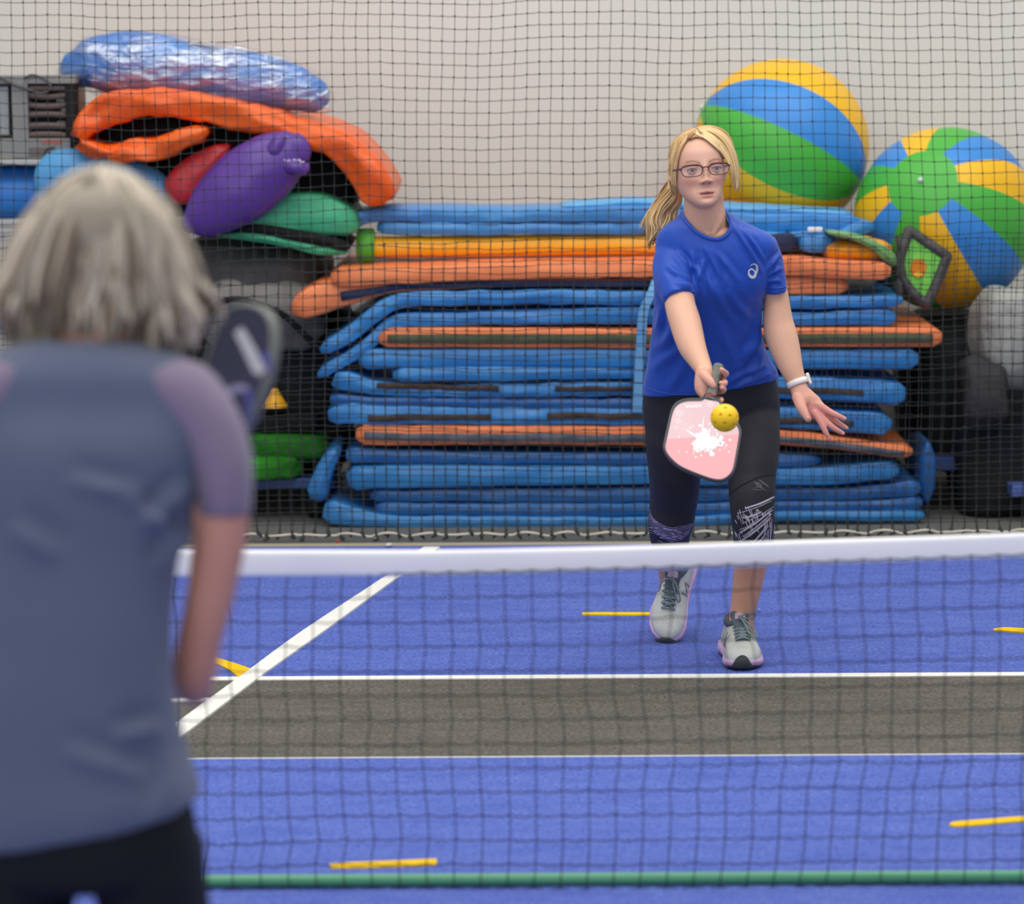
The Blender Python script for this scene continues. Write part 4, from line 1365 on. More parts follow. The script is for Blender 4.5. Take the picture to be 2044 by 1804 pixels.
# open hand (photo right): palm, thumb, four fingers
YH = YP - 0.12
hand = [
    ptube([(1600, 785, 0.0, 19, 0.016), (1610, 800, -0.005, 23, 0.015), (1621, 812, -0.008, 24, 0.013), (1632, 820, -0.012, 20, 0.011)], YH, 5, 18),
    ptube([(1592, 792, -0.012, 12), (1599, 811, -0.03, 11), (1607, 826, -0.042, 8.6), (1613, 836, -0.048, 7.2)], YH, 5, 14),
    ptube([(1618, 800, -0.004, 10), (1637, 811, -0.012, 9), (1654, 821, -0.018, 7.2), (1670, 829, -0.022, 6.2), (1686, 835.5, -0.02, 4.6)], YH, 5, 14),
    ptube([(1628, 812, -0.000, 8), (1646, 826, -0.004, 7), (1664, 838, -0.006, 6.2), (1679, 848, -0.004, 5.4), (1690, 854, 0.002, 4.2)], YH, 5, 14),
    ptube([(1628, 820, -0.012, 8), (1645, 837, -0.02, 7), (1659, 850, -0.026, 6.4), (1672, 859, -0.026, 5.6), (1683, 865, -0.022, 4.2)], YH, 5, 14),
    ptube([(1627, 824, -0.018, 8), (1637, 840, -0.028, 7), (1644, 854, -0.034, 6.2), (1650, 866, -0.036, 5.4), (1656, 875, -0.034, 4.0)], YH, 5, 14),
]
skin_parts += hand
# gripping hand (photo left): palm beside the handle, thumb over it, fingers wrapped round from behind
YG = YP - 0.395
grip = [
    ptube([(1406, 744, 0.0, 18, 0.020), (1404, 760, -0.005, 18, 0.022), (1404, 776, -0.012, 17, 0.020), (1408, 788, -0.018, 12, 0.014)], YG, 5, 18),
    ptube([(1404, 748, -0.012, 11), (1413, 757, -0.030, 10), (1420, 765, -0.040, 8.2), (1423.5, 770, -0.043, 6.6)], YG, 5, 14),
    # index runs down the side of the handle
    ptube([(1398, 768, -0.012, 9), (1401, 782, -0.022, 8), (1406, 793, -0.026, 6.2), (1410, 799, -0.024, 4.8)], YG, 5, 14),
    # three fingers behind the handle, tips coming round its far side
    ptube([(1410, 752, 0.012, 8), (1428, 749, 0.032, 7.6), (1444, 746, 0.022, 7.2), (1449, 746, -0.002, 6.6), (1443, 740, -0.022, 5.6), (1440, 737, -0.026, 4.6)], YG, 5, 14),
    ptube([(1410, 766, 0.008, 8), (1427, 765, 0.026, 7.6), (1442, 762, 0.016, 7.2), (1447, 764, -0.008, 6.8), (1442, 766, -0.026, 5.8), (1439, 764, -0.030, 4.8)], YG, 5, 14),
    ptube([(1410, 780, 0.0, 8), (1425, 781, 0.016, 7.4), (1439, 780, 0.006, 7.0), (1444, 778, -0.014, 6.6), (1441, 774, -0.030, 5.6)], YG, 5, 14),
    ptube([(1412, 790, -0.008, 7), (1424, 795, 0.004, 6.6), (1436, 797, -0.004, 6.2), (1440, 798, -0.020, 5.6), (1438, 801, -0.030, 4.6)], YG, 5, 14),
]
skin_parts += grip
bv, bf, bn = remesh(skin_parts, 0.0026, 3, 0.5)

# skin colours: blush, lips, brows, warm hands; shade painted into mouth line and nostrils
hc = Hinv(bv)
X, Yh_, Z = hc[:, 0], hc[:, 1], hc[:, 2]
isface = (Yh_ < -0.03) & (Z > -0.004) & (Z < 0.21) & (np.abs(X) < 0.08)
col = np.tile(np.array(rgb(224, 175, 147)), (len(bv), 1))
nzv = np.array([mnoise.noise(Vector(p * 22)) for p in bv])
col = col * (1 + 0.06 * nzv[:, None])


def paint(mask, c, amt):
    a = (np.clip(amt, 0, 1) * mask)[:, None]
    col[:] = col * (1 - a) + np.array(c) * a


def gz(cx, cz, sx, sz):
    return np.exp(-((X - cx) / sx) ** 2 - ((Z - cz) / sz) ** 2)


paint(isface, rgb(221, 171, 147), np.ones(len(bv)) * 0.8)
paint(isface, rgb(214, 132, 122), 0.42 * (gz(0.043, 0.073, 0.016, 0.018) + gz(-0.043, 0.073, 0.016, 0.018)))
paint(isface, rgb(206, 132, 118), 0.45 * gz(0, 0.072, 0.014, 0.008))
paint(isface, rgb(222, 176, 158), 0.5 * gz(0, 0.150, 0.05, 0.02))
tpl = np.clip(1 - (np.abs(X) / 0.0235) ** 2, 0.02, 1) ** 0.5
lipu = np.exp(-((Z - 0.0425 - 0.0012 * np.cos(X / 0.006)) / (0.0030 * tpl)) ** 2) * np.clip((0.0245 - np.abs(X)) / 0.004, 0, 1)
lipl = np.exp(-((Z - 0.0330 - 0.003 * (1 - tpl)) / (0.0036 * tpl)) ** 2) * np.clip((0.0215 - np.abs(X)) / 0.004, 0, 1)
paint(isface, rgb(188, 92, 92), 0.85 * lipu)
paint(isface, rgb(196, 116, 112), 0.75 * lipl)
paint(isface, rgb(70, 26, 30), 1.0 * np.exp(-((Z - 0.0380) / (0.0027 * tpl)) ** 2) * np.clip((0.0225 - np.abs(X)) / 0.004, 0, 1))
for sd in (-1, 1):
    bx = sd * X
    arch = 0.1250 + 0.0065 * np.sin(np.clip((bx - 0.012) / 0.038, 0, 1) * math.pi * 0.8)
    paint(isface, rgb(134, 88, 66), 0.85 * np.exp(-((Z - arch) / 0.0023) ** 2) * ((bx > 0.013) & (bx < 0.050)))
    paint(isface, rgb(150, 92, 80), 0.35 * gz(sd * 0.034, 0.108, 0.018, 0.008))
    paint(isface, rgb(100, 44, 40), 0.9 * gz(sd * 0.0085, 0.0668, 0.0038, 0.0026))
px_ = proj(bv)
hands = (bv[:, 1] < YP + 0.05) & (((px_[:, 0] > 1570) & (px_[:, 1] > 772) & (px_[:, 1] < 890)) | ((px_[:, 0] > 1380) & (px_[:, 0] < 1460) & (px_[:, 1] > 735) & (px_[:, 1] < 812)))
palm = hands & (px_[:, 0] > 1612) & (px_[:, 1] > 806)
paint(hands, rgb(220, 150, 136), np.full(len(bv), 0.45))
paint(palm, rgb(208, 124, 124), np.full(len(bv), 0.5))
leg = (px_[:, 1] > 1085) & (bv[:, 2] < 0.5)
paint(leg, rgb(206, 150, 118), np.full(len(bv), 0.7))
mk('body', bv, bf, M_skin, pl, cols=col)
btree = bvh(bv, bf)
print('BODY', len(bv))

# eyes: ball, iris, pupil, upper lash line
M_eye = mat('eye_white', rgb(214, 204, 198), 0.25, 0.5)
M_iris = mat('grey_green_iris', rgb(92, 102, 92), 0.3, 0.5)
M_pup = mat('pupil', rgb(18, 16, 16), 0.2, 0.6)
M_lash = mat('lash', rgb(72, 50, 44), 0.7)
for sd in (-1, 1):
    c = np.array((sd * 0.0345, -0.0735, 0.1055))
    v, f = uvsphere((0, 0, 0), 0.0138, 24, 16)
    ey = mk('eye', H(v * np.array((1.0, 0.72, 0.42)) + c), f, M_eye, pl)
    for r, dy, m_, nm in ((0.0060, -0.0096, M_iris, 'iris'), (0.0027, -0.0106, M_pup, 'pupil')):
        v, f = uvsphere((0, 0, 0), r, 16, 10)
        mk(nm, H(v * np.array((1, 0.25, 0.85)) + c + np.array((0.0003, dy + 0.001, -0.0012))), f, m_, ey)
    q = resample([(c[0] - 0.0135, c[1] - 0.004, c[2] + 0.000), (c[0] - 0.007, c[1] - 0.0106, c[2] + 0.0042), (c[0], c[1] - 0.0122, c[2] + 0.0050), (c[0] + 0.007, c[1] - 0.0106, c[2] + 0.0042), (c[0] + 0.0135, c[1] - 0.004, c[2] + 0.000)], 14)
    mk('lash_line', *tube(H(q), 0.0013, seg=6), M_lash, pl)
    q2 = q + np.array((0, -0.0002, 0.0030))
    mk('eyelid', *tube(H(q2), 0.0031, seg=8), mat('eyelid_skin', rgb(196, 142, 124), 0.55, 0.3), pl)
    q3 = resample([(c[0] - 0.0125, c[1] - 0.004, c[2] - 0.001), (c[0] - 0.006, c[1] - 0.0092, c[2] - 0.0058), (c[0] + 0.001, c[1] - 0.0106, c[2] - 0.0068), (c[0] + 0.008, c[1] - 0.0088, c[2] - 0.0054), (c[0] + 0.0125, c[1] - 0.004, c[2] - 0.001)], 14)
    mk('eyelid', *tube(H(q3), 0.0020, seg=8), mat('eyelid_skin', rgb(202, 150, 132), 0.55, 0.3), pl)

# glasses
M_rim = mat('plum_frame', rgb(76, 22, 44), 0.3, 0.5)
M_lens = glassy('spectacle_lens', rgb(236, 232, 240), 0.08, 0.03)
gl = bpy.data.objects.new('glasses', None)
C.objects.link(gl)
gl.parent = pl
ORG[gl.name] = ORG[pl.name]
for sd in (-1, 1):
    cx, cz, cy = sd * 0.0385, 0.1045, -0.1000
    outl = []
    for t in np.linspace(0, 2 * math.pi, 40, endpoint=False):
        c_, s_ = math.cos(t), math.sin(t)
        x_ = 0.0300 * math.copysign(abs(c_) ** 0.62, c_)
        z_ = 0.0158 * math.copysign(abs(s_) ** 0.68, s_)
        if s_ < 0:
            x_ *= 0.93
        x_ += sd * 0.0
        outl.append((cx + x_, cy + 0.16 * max(0, abs(cx + x_) - 0.02) ** 1.0 * 0.9, cz + z_))
    outl = np.array(outl)
    ring = np.concatenate((outl, outl[:1], outl[1:2]))
    rad = 0.0013 + 0.0012 * np.clip((ring[:, 2] - cz) / 0.014, 0, 1)
    mk('rim', *tube(H(ring), rad, seg=8, rnd=False), M_rim, gl)
    lv = H(outl)
    mk('lens', lv, [list(range(len(lv)))], M_lens, gl)
    hx = sd * 0.0600
    tp = resample([(sd * 0.0680, -0.0930, 0.1110), (sd * 0.0735, -0.084, 0.1115), (sd * 0.0765, -0.04, 0.1110), (sd * 0.0770, 0.005, 0.1100)], 10)
    mk('temple', *tube(H(tp), 0.0024, 0.0015, seg=8, ref=(1, 0, 0)), M_rim, gl)
br = resample([(-0.0095, -0.1000, 0.1105), (-0.004, -0.1045, 0.1125), (0.004, -0.1045, 0.1125), (0.0095, -0.1000, 0.1105)], 10)
mk('bridge', *tube(H(br), 0.0019, seg=8), M_rim, gl)

# ---- shirt: closed volume, then neck hole cut and folds pushed in
sh_parts = [ring_loft([(1408, 424, 47, -0.09, 0.070, 0), (1414, 438, 66, -0.088, 0.078, 2), (1422, 452, 92, -0.085, 0.088, 4), (1428, 468, 114, -0.08, 0.096, 4), (1431, 490, 123, -0.075, 0.106, 3),
                       (1426, 530, 119, -0.06, 0.124, 0), (1418, 575, 113, -0.045, 0.136, 0), (1413, 620, 108, -0.01, 0.128, 0), (1410, 670, 111, 0.03, 0.122, -3), (1412, 715, 120, 0.075, 0.126, -8),
                       (1417, 750, 133, 0.115, 0.138, -13), (1418, 766, 136, 0.13, 0.142, -15.5), (1418, 771, 135.5, 0.133, 0.141, -16.5)], YP, 5, 56, 0.88),
            ptube([(1364, 486, -0.075, 40, 0.066), (1347, 520, -0.10, 43, 0.064), (1346, 555, -0.145, 42, 0.060), (1352, 585, -0.18, 36, 0.056), (1356.5, 599, -0.195, 33.5, 0.054)], YP, 6, 32, rnd=False),
            ptube([(1516, 492, -0.07, 36, 0.062), (1533, 520, -0.06, 30, 0.060), (1542, 550, -0.055, 25.5, 0.056), (1547, 572, -0.052, 23, 0.053), (1548, 581, -0.051, 22.5, 0.052)], YP, 6, 32, rnd=False)]
sv, sf, sn = remesh(sh_parts, 0.0042, 6, 0.5)
pp = proj(sv)
FOLDS = [  # (x1,y1, x2,y2, width px, amplitude mm)
    (1392, 590, 1404, 518, 6, 6), (1400, 560, 1380, 500, 5, 5), (1410, 600, 1398, 540, 5, 5), (1388, 540, 1350, 500, 5, 5), (1378, 560, 1330, 528, 5, 4),
    (1386, 574, 1348, 556, 5, 4), (1405, 490, 1440, 560, 6, 4), (1420, 495, 1475, 565, 6, 4), (1462, 445, 1520, 545, 5, 6), (1478, 450, 1524, 520, 4, 5),
    (1530, 545, 1560, 505, 4, 6), (1532, 552, 1562, 535, 4, 5), (1530, 562, 1560, 562, 4, 4), (1430, 600, 1400, 520, 8, 4), (1470, 650, 1420, 560, 9, 4), (1500, 640, 1450, 580, 8, 4),
    (1522, 660, 1480, 720, 8, 7), (1525, 690, 1490, 770, 8, 6), (1310, 700, 1360, 650, 9, 5), (1300, 740, 1380, 680, 9, 4), (1520, 600, 1500, 700, 8, 5), (1340, 620, 1330, 700, 8, 4),
    (1460, 780, 1540, 745, 5, 3), (1440, 770, 1530, 728, 5, 3), (1545, 700, 1548, 745, 6, 4), (1430, 640, 1470, 740, 9, 3), (1318, 610, 1310, 660, 6, 4), (1370, 720, 1330, 780, 9, 3)]
facing = ((CAM_P - sv) * sn).sum(1) / np.linalg.norm(CAM_P - sv, axis=1)
fm = np.clip((facing - 0.05) / 0.3, 0, 1)
disp = np.zeros(len(sv))
for (x1, y1, x2, y2, w, a) in FOLDS:
    d = np.array((x2 - x1, y2 - y1), float)
    L = np.linalg.norm(d)
    d /= L
    r = pp - np.array((x1, y1))
    t = (r @ d) / L
    s = r @ np.array((-d[1], d[0])) + 3 * np.sin(t * 3)
    tp = np.clip(1 - np.abs(2 * t - 1), 0, 1) ** 0.6 * ((t > 0) & (t < 1))
    disp += a * 0.0019 * tp * (np.exp(-(s / w) ** 2) - 0.55 * np.exp(-((s - 1.9 * w) / w) ** 2) - 0.55 * np.exp(-((s + 1.9 * w) / w) ** 2))
for i in range(len(sv)):
    p = sv[i]
    disp[i] += 0.0050 * mnoise.noise(Vector((p[0] * 14 + p[2] * 6, p[1] * 9, p[2] * 7))) + 0.0012 * mnoise.noise(Vector((p[0] * 40, p[1] * 30, p[2] * 30)))
sv = sv + sn * (disp * fm)[:, None]
# neck opening
COLLAR = [(1359, 424), (1366, 437), (1377, 451), (1390, 463), (1405, 472), (1420, 477), (1434, 478), (1446, 473), (1455, 463), (1459, 450), (1456, 437), (1449, 421)]
cpoly = np.array([(1362, 380)] + COLLAR + [(1446, 380)], float)


def inpoly(pts, poly):
    x, y = pts[:, 0], pts[:, 1]
    c = np.zeros(len(pts), bool)
    j = len(poly) - 1
    for i in range(len(poly)):
        xi, yi = poly[i]
        xj, yj = poly[j]
        k = ((yi > y) != (yj > y)) & (x < (xj - xi) * (y - yi) / (yj - yi + 1e-9) + xi)
        c ^= k
        j = i
    return c


stree = bvh(sv, sf)
cut = inpoly(pp, cpoly) & (sv[:, 1] < YP + 0.03)
sf = np.asarray(sf)
keep = ~(cut[sf].any(1))
sf2 = sf[keep]
mk('shirt', sv, sf2, M_shirt, pl)
rib_pts = []
for q in resample(COLLAR, 60):
    a, n_ = onto(stree, q[0], q[1], 0.002)
    if a is not None:
        rib_pts.append(a)
rib_pts = np.array(rib_pts)
k = np.ones(5) / 5
rp = np.column_stack([np.convolve(np.pad(rib_pts[:, i], 2, 'edge'), k, 'valid') for i in range(3)])
rp = np.concatenate((rp[:1] + np.array((0.012, 0.06, 0.004)), rp, rp[-1:] + np.array((-0.012, 0.06, 0.004))))
mk('collar', *tube(rp, 0.0056, 0.0040, seg=10), M_shirt, pl)
# hems
for pts, r in (([(1326, 605), (1338, 598), (1356, 590), (1372, 587), (1386, 588)], 0.0022), ([(1527, 579), (1540, 581), (1555, 581), (1568, 578)], 0.002),
               ([(1285, 778), (1310, 787), (1350, 793), (1400, 792), (1450, 784), (1500, 767), (1550, 745)], 0.0018)):
    hp = [onto(stree, q[0], q[1] - 6, 0.0004)[0] for q in resample(pts, 26)]
    hp = np.array([q for q in hp if q is not None])
    if len(hp) > 5:
        mk('hem_stitch', *tube(hp, r, seg=6), M_shirt, pl)
# chest logo: spiral mark in reflective silver
M_logo = mat('silver_print', rgb(206, 208, 214), 0.4, 0.5)
th = np.linspace(0, 1, 40)
mb = MB()
# ring (egg leaning right) with variable width and the sweeping tail
rx, ry, cx_, cy_ = 6.2, 8.2, 1500.5, 545.0
ang = np.linspace(0, 2 * math.pi, 40)
lx, ly = rx * np.cos(ang), ry * np.sin(ang)
co, si = math.cos(0.42), math.sin(0.42)
ringp = np.column_stack((cx_ + lx * co - ly * si * -1, cy_ + lx * -si + ly * co))
wid = 3.6 + 2.6 * np.clip(np.sin(ang - 0.3), -0.3, 1)
rb_ = ribbon_on(stree, ringp, wid, 0.0016)
if rb_:
    mb.add(rb_)
tail = resample([(1508, 546), (1511, 538), (1510.5, 530), (1506.5, 526.5), (1501, 527.5), (1497, 531)], 24)
rb_ = ribbon_on(stree, tail, np.interp(np.linspace(0, 1, 24), (0, 0.35, 1), (4.6, 5.0, 0.6)), 0.0017)
if rb_:
    mb.add(rb_)
mb.mk('chest_logo', M_logo, pl, smooth=False)

# ---- tights
tg = [ring_loft([(1417, 735, 122, 0.10, 0.110, -10), (1419, 780, 134, 0.135, 0.124, -8), (1420, 820, 137, 0.155, 0.130, 0), (1421, 860, 134, 0.165, 0.128, 0), (1421, 890, 126, 0.165, 0.118, 0), (1421, 908, 110, 0.165, 0.09, 0)], YP, 5, 44, 0.9),
      ptube([(1352, 820, 0.155, 62, 0.10), (1343, 870, 0.16, 56, 0.09), (1346, 920, 0.19, 54, 0.084), (1347, 960, 0.23, 51, 0.078), (1345, 1000, 0.27, 47.5, 0.070), (1339, 1040, 0.295, 46, 0.066), (1337, 1062, 0.325, 42, 0.060), (1338, 1082, 0.355, 38, 0.055)], YP, 5, 32, rnd=False),
      ptube([(1490, 820, 0.15, 66, 0.10), (1499, 880, 0.09, 58, 0.088), (1501, 920, 0.05, 52, 0.080), (1501, 960, 0.02, 48, 0.074), (1501, 1000, -0.01, 46, 0.068), (1503, 1040, -0.005, 42.5, 0.064), (1504, 1080, 0.045, 40, 0.060), (1503, 1102, 0.075, 38.5, 0.057)], YP, 5, 32, rnd=False)]
tv, tf, tn = remesh(tg, 0.0045, 5, 0.5)
for i in range(len(tv)):
    p = tv[i]
    tv[i] += tn[i] * 0.0022 * mnoise.noise(Vector((p[0] * 12, p[1] * 12, p[2] * 26)))
mk('tights', tv, tf, M_tights, pl)
ttree = bvh(tv, tf)
# printed knee bands
M_print = mat('white_brush_print', rgb(196, 190, 208), 0.6, 0.3)
M_gprint = mat('grey_gloss_print', rgb(84, 84, 86), 0.4, 0.5)


def strokes(name, lst, m, off=0.0012):
    mb_ = MB()
    for pts, w in lst:
        n_ = max(4, int(np.linalg.norm(np.diff(np.array(pts, float), axis=0), axis=1).sum() / 3))
        q = resample(pts, n_) if len(pts) > 2 else np.array([np.array(pts[0]) * (1 - t) + np.array(pts[1]) * t for t in np.linspace(0, 1, n_)], float)
        ww = w * (0.55 + 0.45 * np.sin(np.linspace(0.15, 3.0, len(q)))) * rng.uniform(0.7, 1.2, len(q))
        r_ = ribbon_on(ttree, q, ww, off)
        if r_:
            mb_.add(r_)
    if mb_.n:
        mb_.mk(name, m, pl, smooth=False)


ks = []
for (x1, y1, x2, y2, w) in ((1488, 1015, 1545, 992, 3.4), (1470, 1025, 1543, 1000, 1.2), (1482, 1034, 1520, 1022, 3.4), (1482, 1046, 1544, 1012, 2.0), (1478, 1064, 1542, 1018, 3.6), (1480, 1080, 1538, 1034, 5.2),
                            (1482, 1072, 1540, 1026, 2.6), (1492, 1092, 1534, 1048, 4.4), (1500, 1094, 1530, 1064, 2.2), (1476, 1058, 1512, 1038, 1.2), (1495, 1080, 1530, 1092, 1.8), (1474, 1078, 1500, 1090, 1.6)):
    for j in range(max(1, int(w / 1.1))):
        oo = (j - w / 2.2) * 1.15
        ks.append((((x1 + rng.uniform(-3, 3), y1 + oo), ((x1 + x2) / 2, (y1 + y2) / 2 + 2 + oo), (x2 + rng.uniform(-3, 1), y2 + oo)), 1.35))
for k in range(34):
    x = 1466 + rng.uniform(0, 46)
    y = 1002 + (1512 - x) * 0.3 + rng.uniform(0, 55)
    ks.append((((x, y), (x + rng.uniform(2, 5), y + rng.uniform(6, 15))), rng.uniform(0.9, 2.0)))
for k in range(26):
    x = 1526 + rng.uniform(0, 15)
    y = 1030 + rng.uniform(0, 50)
    ks.append((((x, y), (x - rng.uniform(0, 2), y + rng.uniform(8, 20))), rng.uniform(0.8, 1.5)))
for k in range(14):
    x = 1480 + rng.uniform(0, 55)
    y = 1010 + rng.uniform(0, 20)
    ks.append((((x, y), (x + rng.uniform(2, 4), y + rng.uniform(5, 9))), rng.uniform(1.0, 2.0)))
strokes('knee_print', ks, M_print)
ks = []
for k in range(9):
    o = k / 8.0
    y0 = 1012 + 50 * o ** 0.8
    ks.append((((1295 + 1 * o, y0), (1306 + 6 * o, 1036 + 30 * o), (1335, 1052 + 26 * o), (1360, 1050 + 26 * o), (1384 - 10 * o, 1044 + 20 * o)), rng.uniform(0.7, 1.5)))
for k in range(40):
    x = 1297 + rng.uniform(0, 60)
    y = 1045 + rng.uniform(0, 26) + (8 if x > 1310 else -8)
    ks.append((((x, y), (x + rng.uniform(4, 12), y + rng.uniform(-1, 4))), rng.uniform(0.8, 1.8)))
strokes('knee_print', ks, mat('lilac_brush_print', rgb(158, 150, 200), 0.6, 0.3))
strokes('thigh_print', [(((1504, 962), (1520, 968), (1507, 974)), 3), (((1515, 958), (1534, 972)), 4), (((1500, 977), (1530, 978)), 2), (((1508, 966), (1524, 976)), 4)], M_gprint)
sm = [onto(ttree, *q, 0.0008)[0] for q in resample([(1458, 986), (1475, 972), (1505, 956), (1530, 948), (1546, 946)], 20)]
sm = np.array([q for q in sm if q is not None])
mk('panel_seam', *tube(sm, 0.0016, seg=5), mat('seam_black', rgb(20, 20, 22), 0.7), pl)

# ---- watch on the hanging wrist
wc = P(1592, 764, YP - 0.107)
wax = nrm(P(1599, 786, YP - 0.116) - P(1583, 742, YP - 0.098))
u = nrm(np.cross(wax, (0, 1, 0)))
w_ = np.cross(u, wax)
sW = scl(YP - 0.1)
pts = []
for t in np.linspace(0, 2 * math.pi, 49):
    pts.append(wc + u * math.cos(t) * 20.4 / sW + w_ * math.sin(t) * 20.4 / sW)
wt = bpy.data.objects.new('wristwatch', None)
C.objects.link(wt)
wt.parent = pl
ORG[wt.name] = ORG[pl.name]
rings = []
for p in pts[:-1]:
    o_ = nrm(p - wc)
    rings.append(np.array([p + o_ * a * 0.0012 + wax * b * 0.0085 for a, b in ((-1, -1), (1, -0.9), (1, 0.9), (-1, 1))]))
mk('watch_band', *loft(rings, False, True), mat('white_silicone', rgb(238, 226, 222), 0.5, 0.4), wt)
side = nrm(u * -1 + w_ * -0.15) if P(1611, 768, YP)[0] > wc[0] and u[0] < 0 else nrm(u + w_ * 0.15)
fc = wc + side * 23.0 / sW
v, f = rbox((0, 0, 0), (0.034, 0.010, 0.030), 0.004)
Rm = np.stack((wax, side, np.cross(wax, side)))
mk('watch_case', v @ Rm + fc, f, mat('pale_watch_case', rgb(226, 220, 216), 0.25, 0.6, metallic=0.3), wt)
v, f = rbox((0, 0.0055, 0), (0.027, 0.002, 0.023), 0.0008)
mk('watch_face', v @ Rm + fc, f, mat('dark_watch_face', rgb(40, 38, 40), 0.1, 0.6), wt)
# nails
M_nail = mat('fingernail', rgb(228, 184, 174), 0.3, 0.5)
for (px, py, Yq, r) in ((1613, 835, YH - 0.060, 3.6), (1688, 836, YH - 0.024, 2.2), (1691, 855, YH - 0.002, 2.0), (1684, 866, YH - 0.026, 2.0), (1656, 876, YH - 0.038, 2.0)):
    a, n_ = onto(btree, px - (1.5 if px > 1640 else 0), py - 1, 0.0003)
    if a is None:
        continue
    v, f = uvsphere((0, 0, 0), r / sW, 10, 8)
    mk('nail', v * np.array((0.8, 0.3, 0.95)) + a, f, M_nail, pl)

# ---- hair of the player
M_hair = mat('blonde_hair', rgb(214, 178, 122), 0.42, 0.4, attr='Col', bump=0.2, bscale=300, bdist=0.001, bstretch=(1, 1, 0.1))


def hair_cols(n, base, spread, m):
    out = []
    for k in range(n):
        t = rng.uniform(0, 1)
        c = np.array(base[0]) * (1 - t) + np.array(base[1]) * t
        out.append(np.array(lin(tuple(np.clip(c / 255.0 * rng.uniform(1 - spread, 1 + spread), 0, 1)))))
    return out


htree = bvh(H((hv - np.array((0, 0, 0.1))) * 1.06 + np.array((0, 0, 0.1))), hf)


def drape(q, Y0, lift):
    ys = np.full(len(q), np.nan)
    for i in range(len(q)):
        d = Vector(ray(q[i, 0], q[i, 1])).normalized()
        h = htree.ray_cast(Vector(CAM_P), d)
        if h[0] is not None:
            ys[i] = h[0][1] - Y0 - lift
    ok = ~np.isnan(ys)
    if ok.sum() < 2:
        return q
    ys = np.interp(np.arange(len(q)), np.where(ok)[0], ys[ok])
    # hanging ends stay a little forward of the widest part instead of following the skull back
    k = np.array((1, 2, 3, 2, 1)) / 9.0
    ys = np.convolve(np.pad(ys, 2, 'edge'), k, 'valid')
    q = q.copy()
    q[:, 2] = np.minimum(ys, q[:, 2] + 0.03)
    return q


def strands(mb_, guides, n, r, base, Y0, jit=3.0, spread=0.12, wav=0.0, tip=0.12, seed=1, lay=None):
    """guides: list of polylines of (px, py, dy) with equal counts; strands interpolate between them"""
    gs = [np.array(resample(g, 16)) for g in guides]
    cols = hair_cols(n, base, spread, mb_)
    for k in range(n):
        t = (k + rng.uniform(-.4, .4)) / max(1, n - 1) * (len(gs) - 1)
        t = min(max(t, 0), len(gs) - 1.0001)
        i = int(t)
        a = t - i
        q = gs[i] * (1 - a) + gs[i + 1] * a
        s = np.linspace(0, 1, len(q))
        ph, ph2 = rng.uniform(0, 6.28, 2)
        q = q + np.column_stack((jit * (np.sin(s * 4 + ph) * s + rng.normal(0, 0.25)) + wav * np.sin(s * 11 + ph * 0.35) * s, jit * 0.4 * np.sin(s * 3 + ph2) * s, 0.004 * np.sin(s * 5 + ph2) + rng.uniform(-0.008, 0.004)))
        if lay is not None:
            q = drape(q, Y0, lay + rng.uniform(0, 0.005))
        end = int(len(q) * rng.uniform(0.8, 1.0))
        q = q[:end]
        pts = np.array([P(p[0], p[1], Y0 + p[2]) for p in q])
        rad = r * (0.75 + 0.35 * np.sin(np.linspace(0.3, 2.6, len(q)))) * np.interp(np.linspace(0, 1, len(q)), (0, 0.75, 1), (0.9, 1, tip)) * rng.uniform(0.8, 1.2)
        mb_.add(tube(pts, rad, rad * 0.7, seg=6, rnd=False), cols[k])


hb = MB()
YQ = YP - 0.16   # plane of the head
# cap following the skull
cv, cf = head_surface(90, 70)
c0 = np.array((0, 0.0, 0.10))
ext = np.where(cv[:, 2] > 0.10, 1.075, 1.05)[:, None]
cv2 = (cv - c0) * ext + c0
hl = 0.172 - 0.0 * np.abs(cv[:, 0])
hair_line = 0.190 - 0.25 * np.abs(cv[:, 0] + 0.012) - 6.0 * np.clip(np.abs(cv[:, 0]) - 0.062, 0, 1)
front_ = cv[:, 1] < -0.02
bad = front_ & (cv[:, 2] < hair_line)
bad |= (cv[:, 2] < 0.045)
bad |= (np.abs(cv[:, 0]) > 0.04) & (cv[:, 2] < 0.128) & (cv[:, 1] < 0.045)
cfk = [q for q in cf if not any(bad[i] for i in q)]
cc = np.array([lin(tuple(np.array((186, 146, 96)) / 255.0 * (1 + 0.22 * mnoise.noise(Vector((p[0] * 130, p[1] * 20, p[2] * 20)))))) for p in cv])
hb.add((H(cv2), cfk), cc)
B1 = ((232, 204, 150), (176, 132, 82))
B2 = ((240, 216, 168), (206, 170, 116))
BD = ((168, 126, 82), (136, 98, 62))
# photo-left curtain
strands(hb, [[(1384, 262, -0.10), (1362, 268, -0.12), (1346, 290, -0.11), (1336, 325, -0.09), (1334, 360, -0.06), (1344, 395, -0.03)],
             [(1386, 262, -0.13), (1366, 272, -0.165), (1351, 295, -0.165), (1343, 330, -0.14), (1341, 365, -0.11), (1350, 398, -0.08)],
             [(1388, 264, -0.15), (1372, 277, -0.19), (1358, 298, -0.195), (1350, 328, -0.175), (1348, 360, -0.15), (1352, 385, -0.12)]], 120, 0.0023, B1, YP, 1.6, lay=0.001)
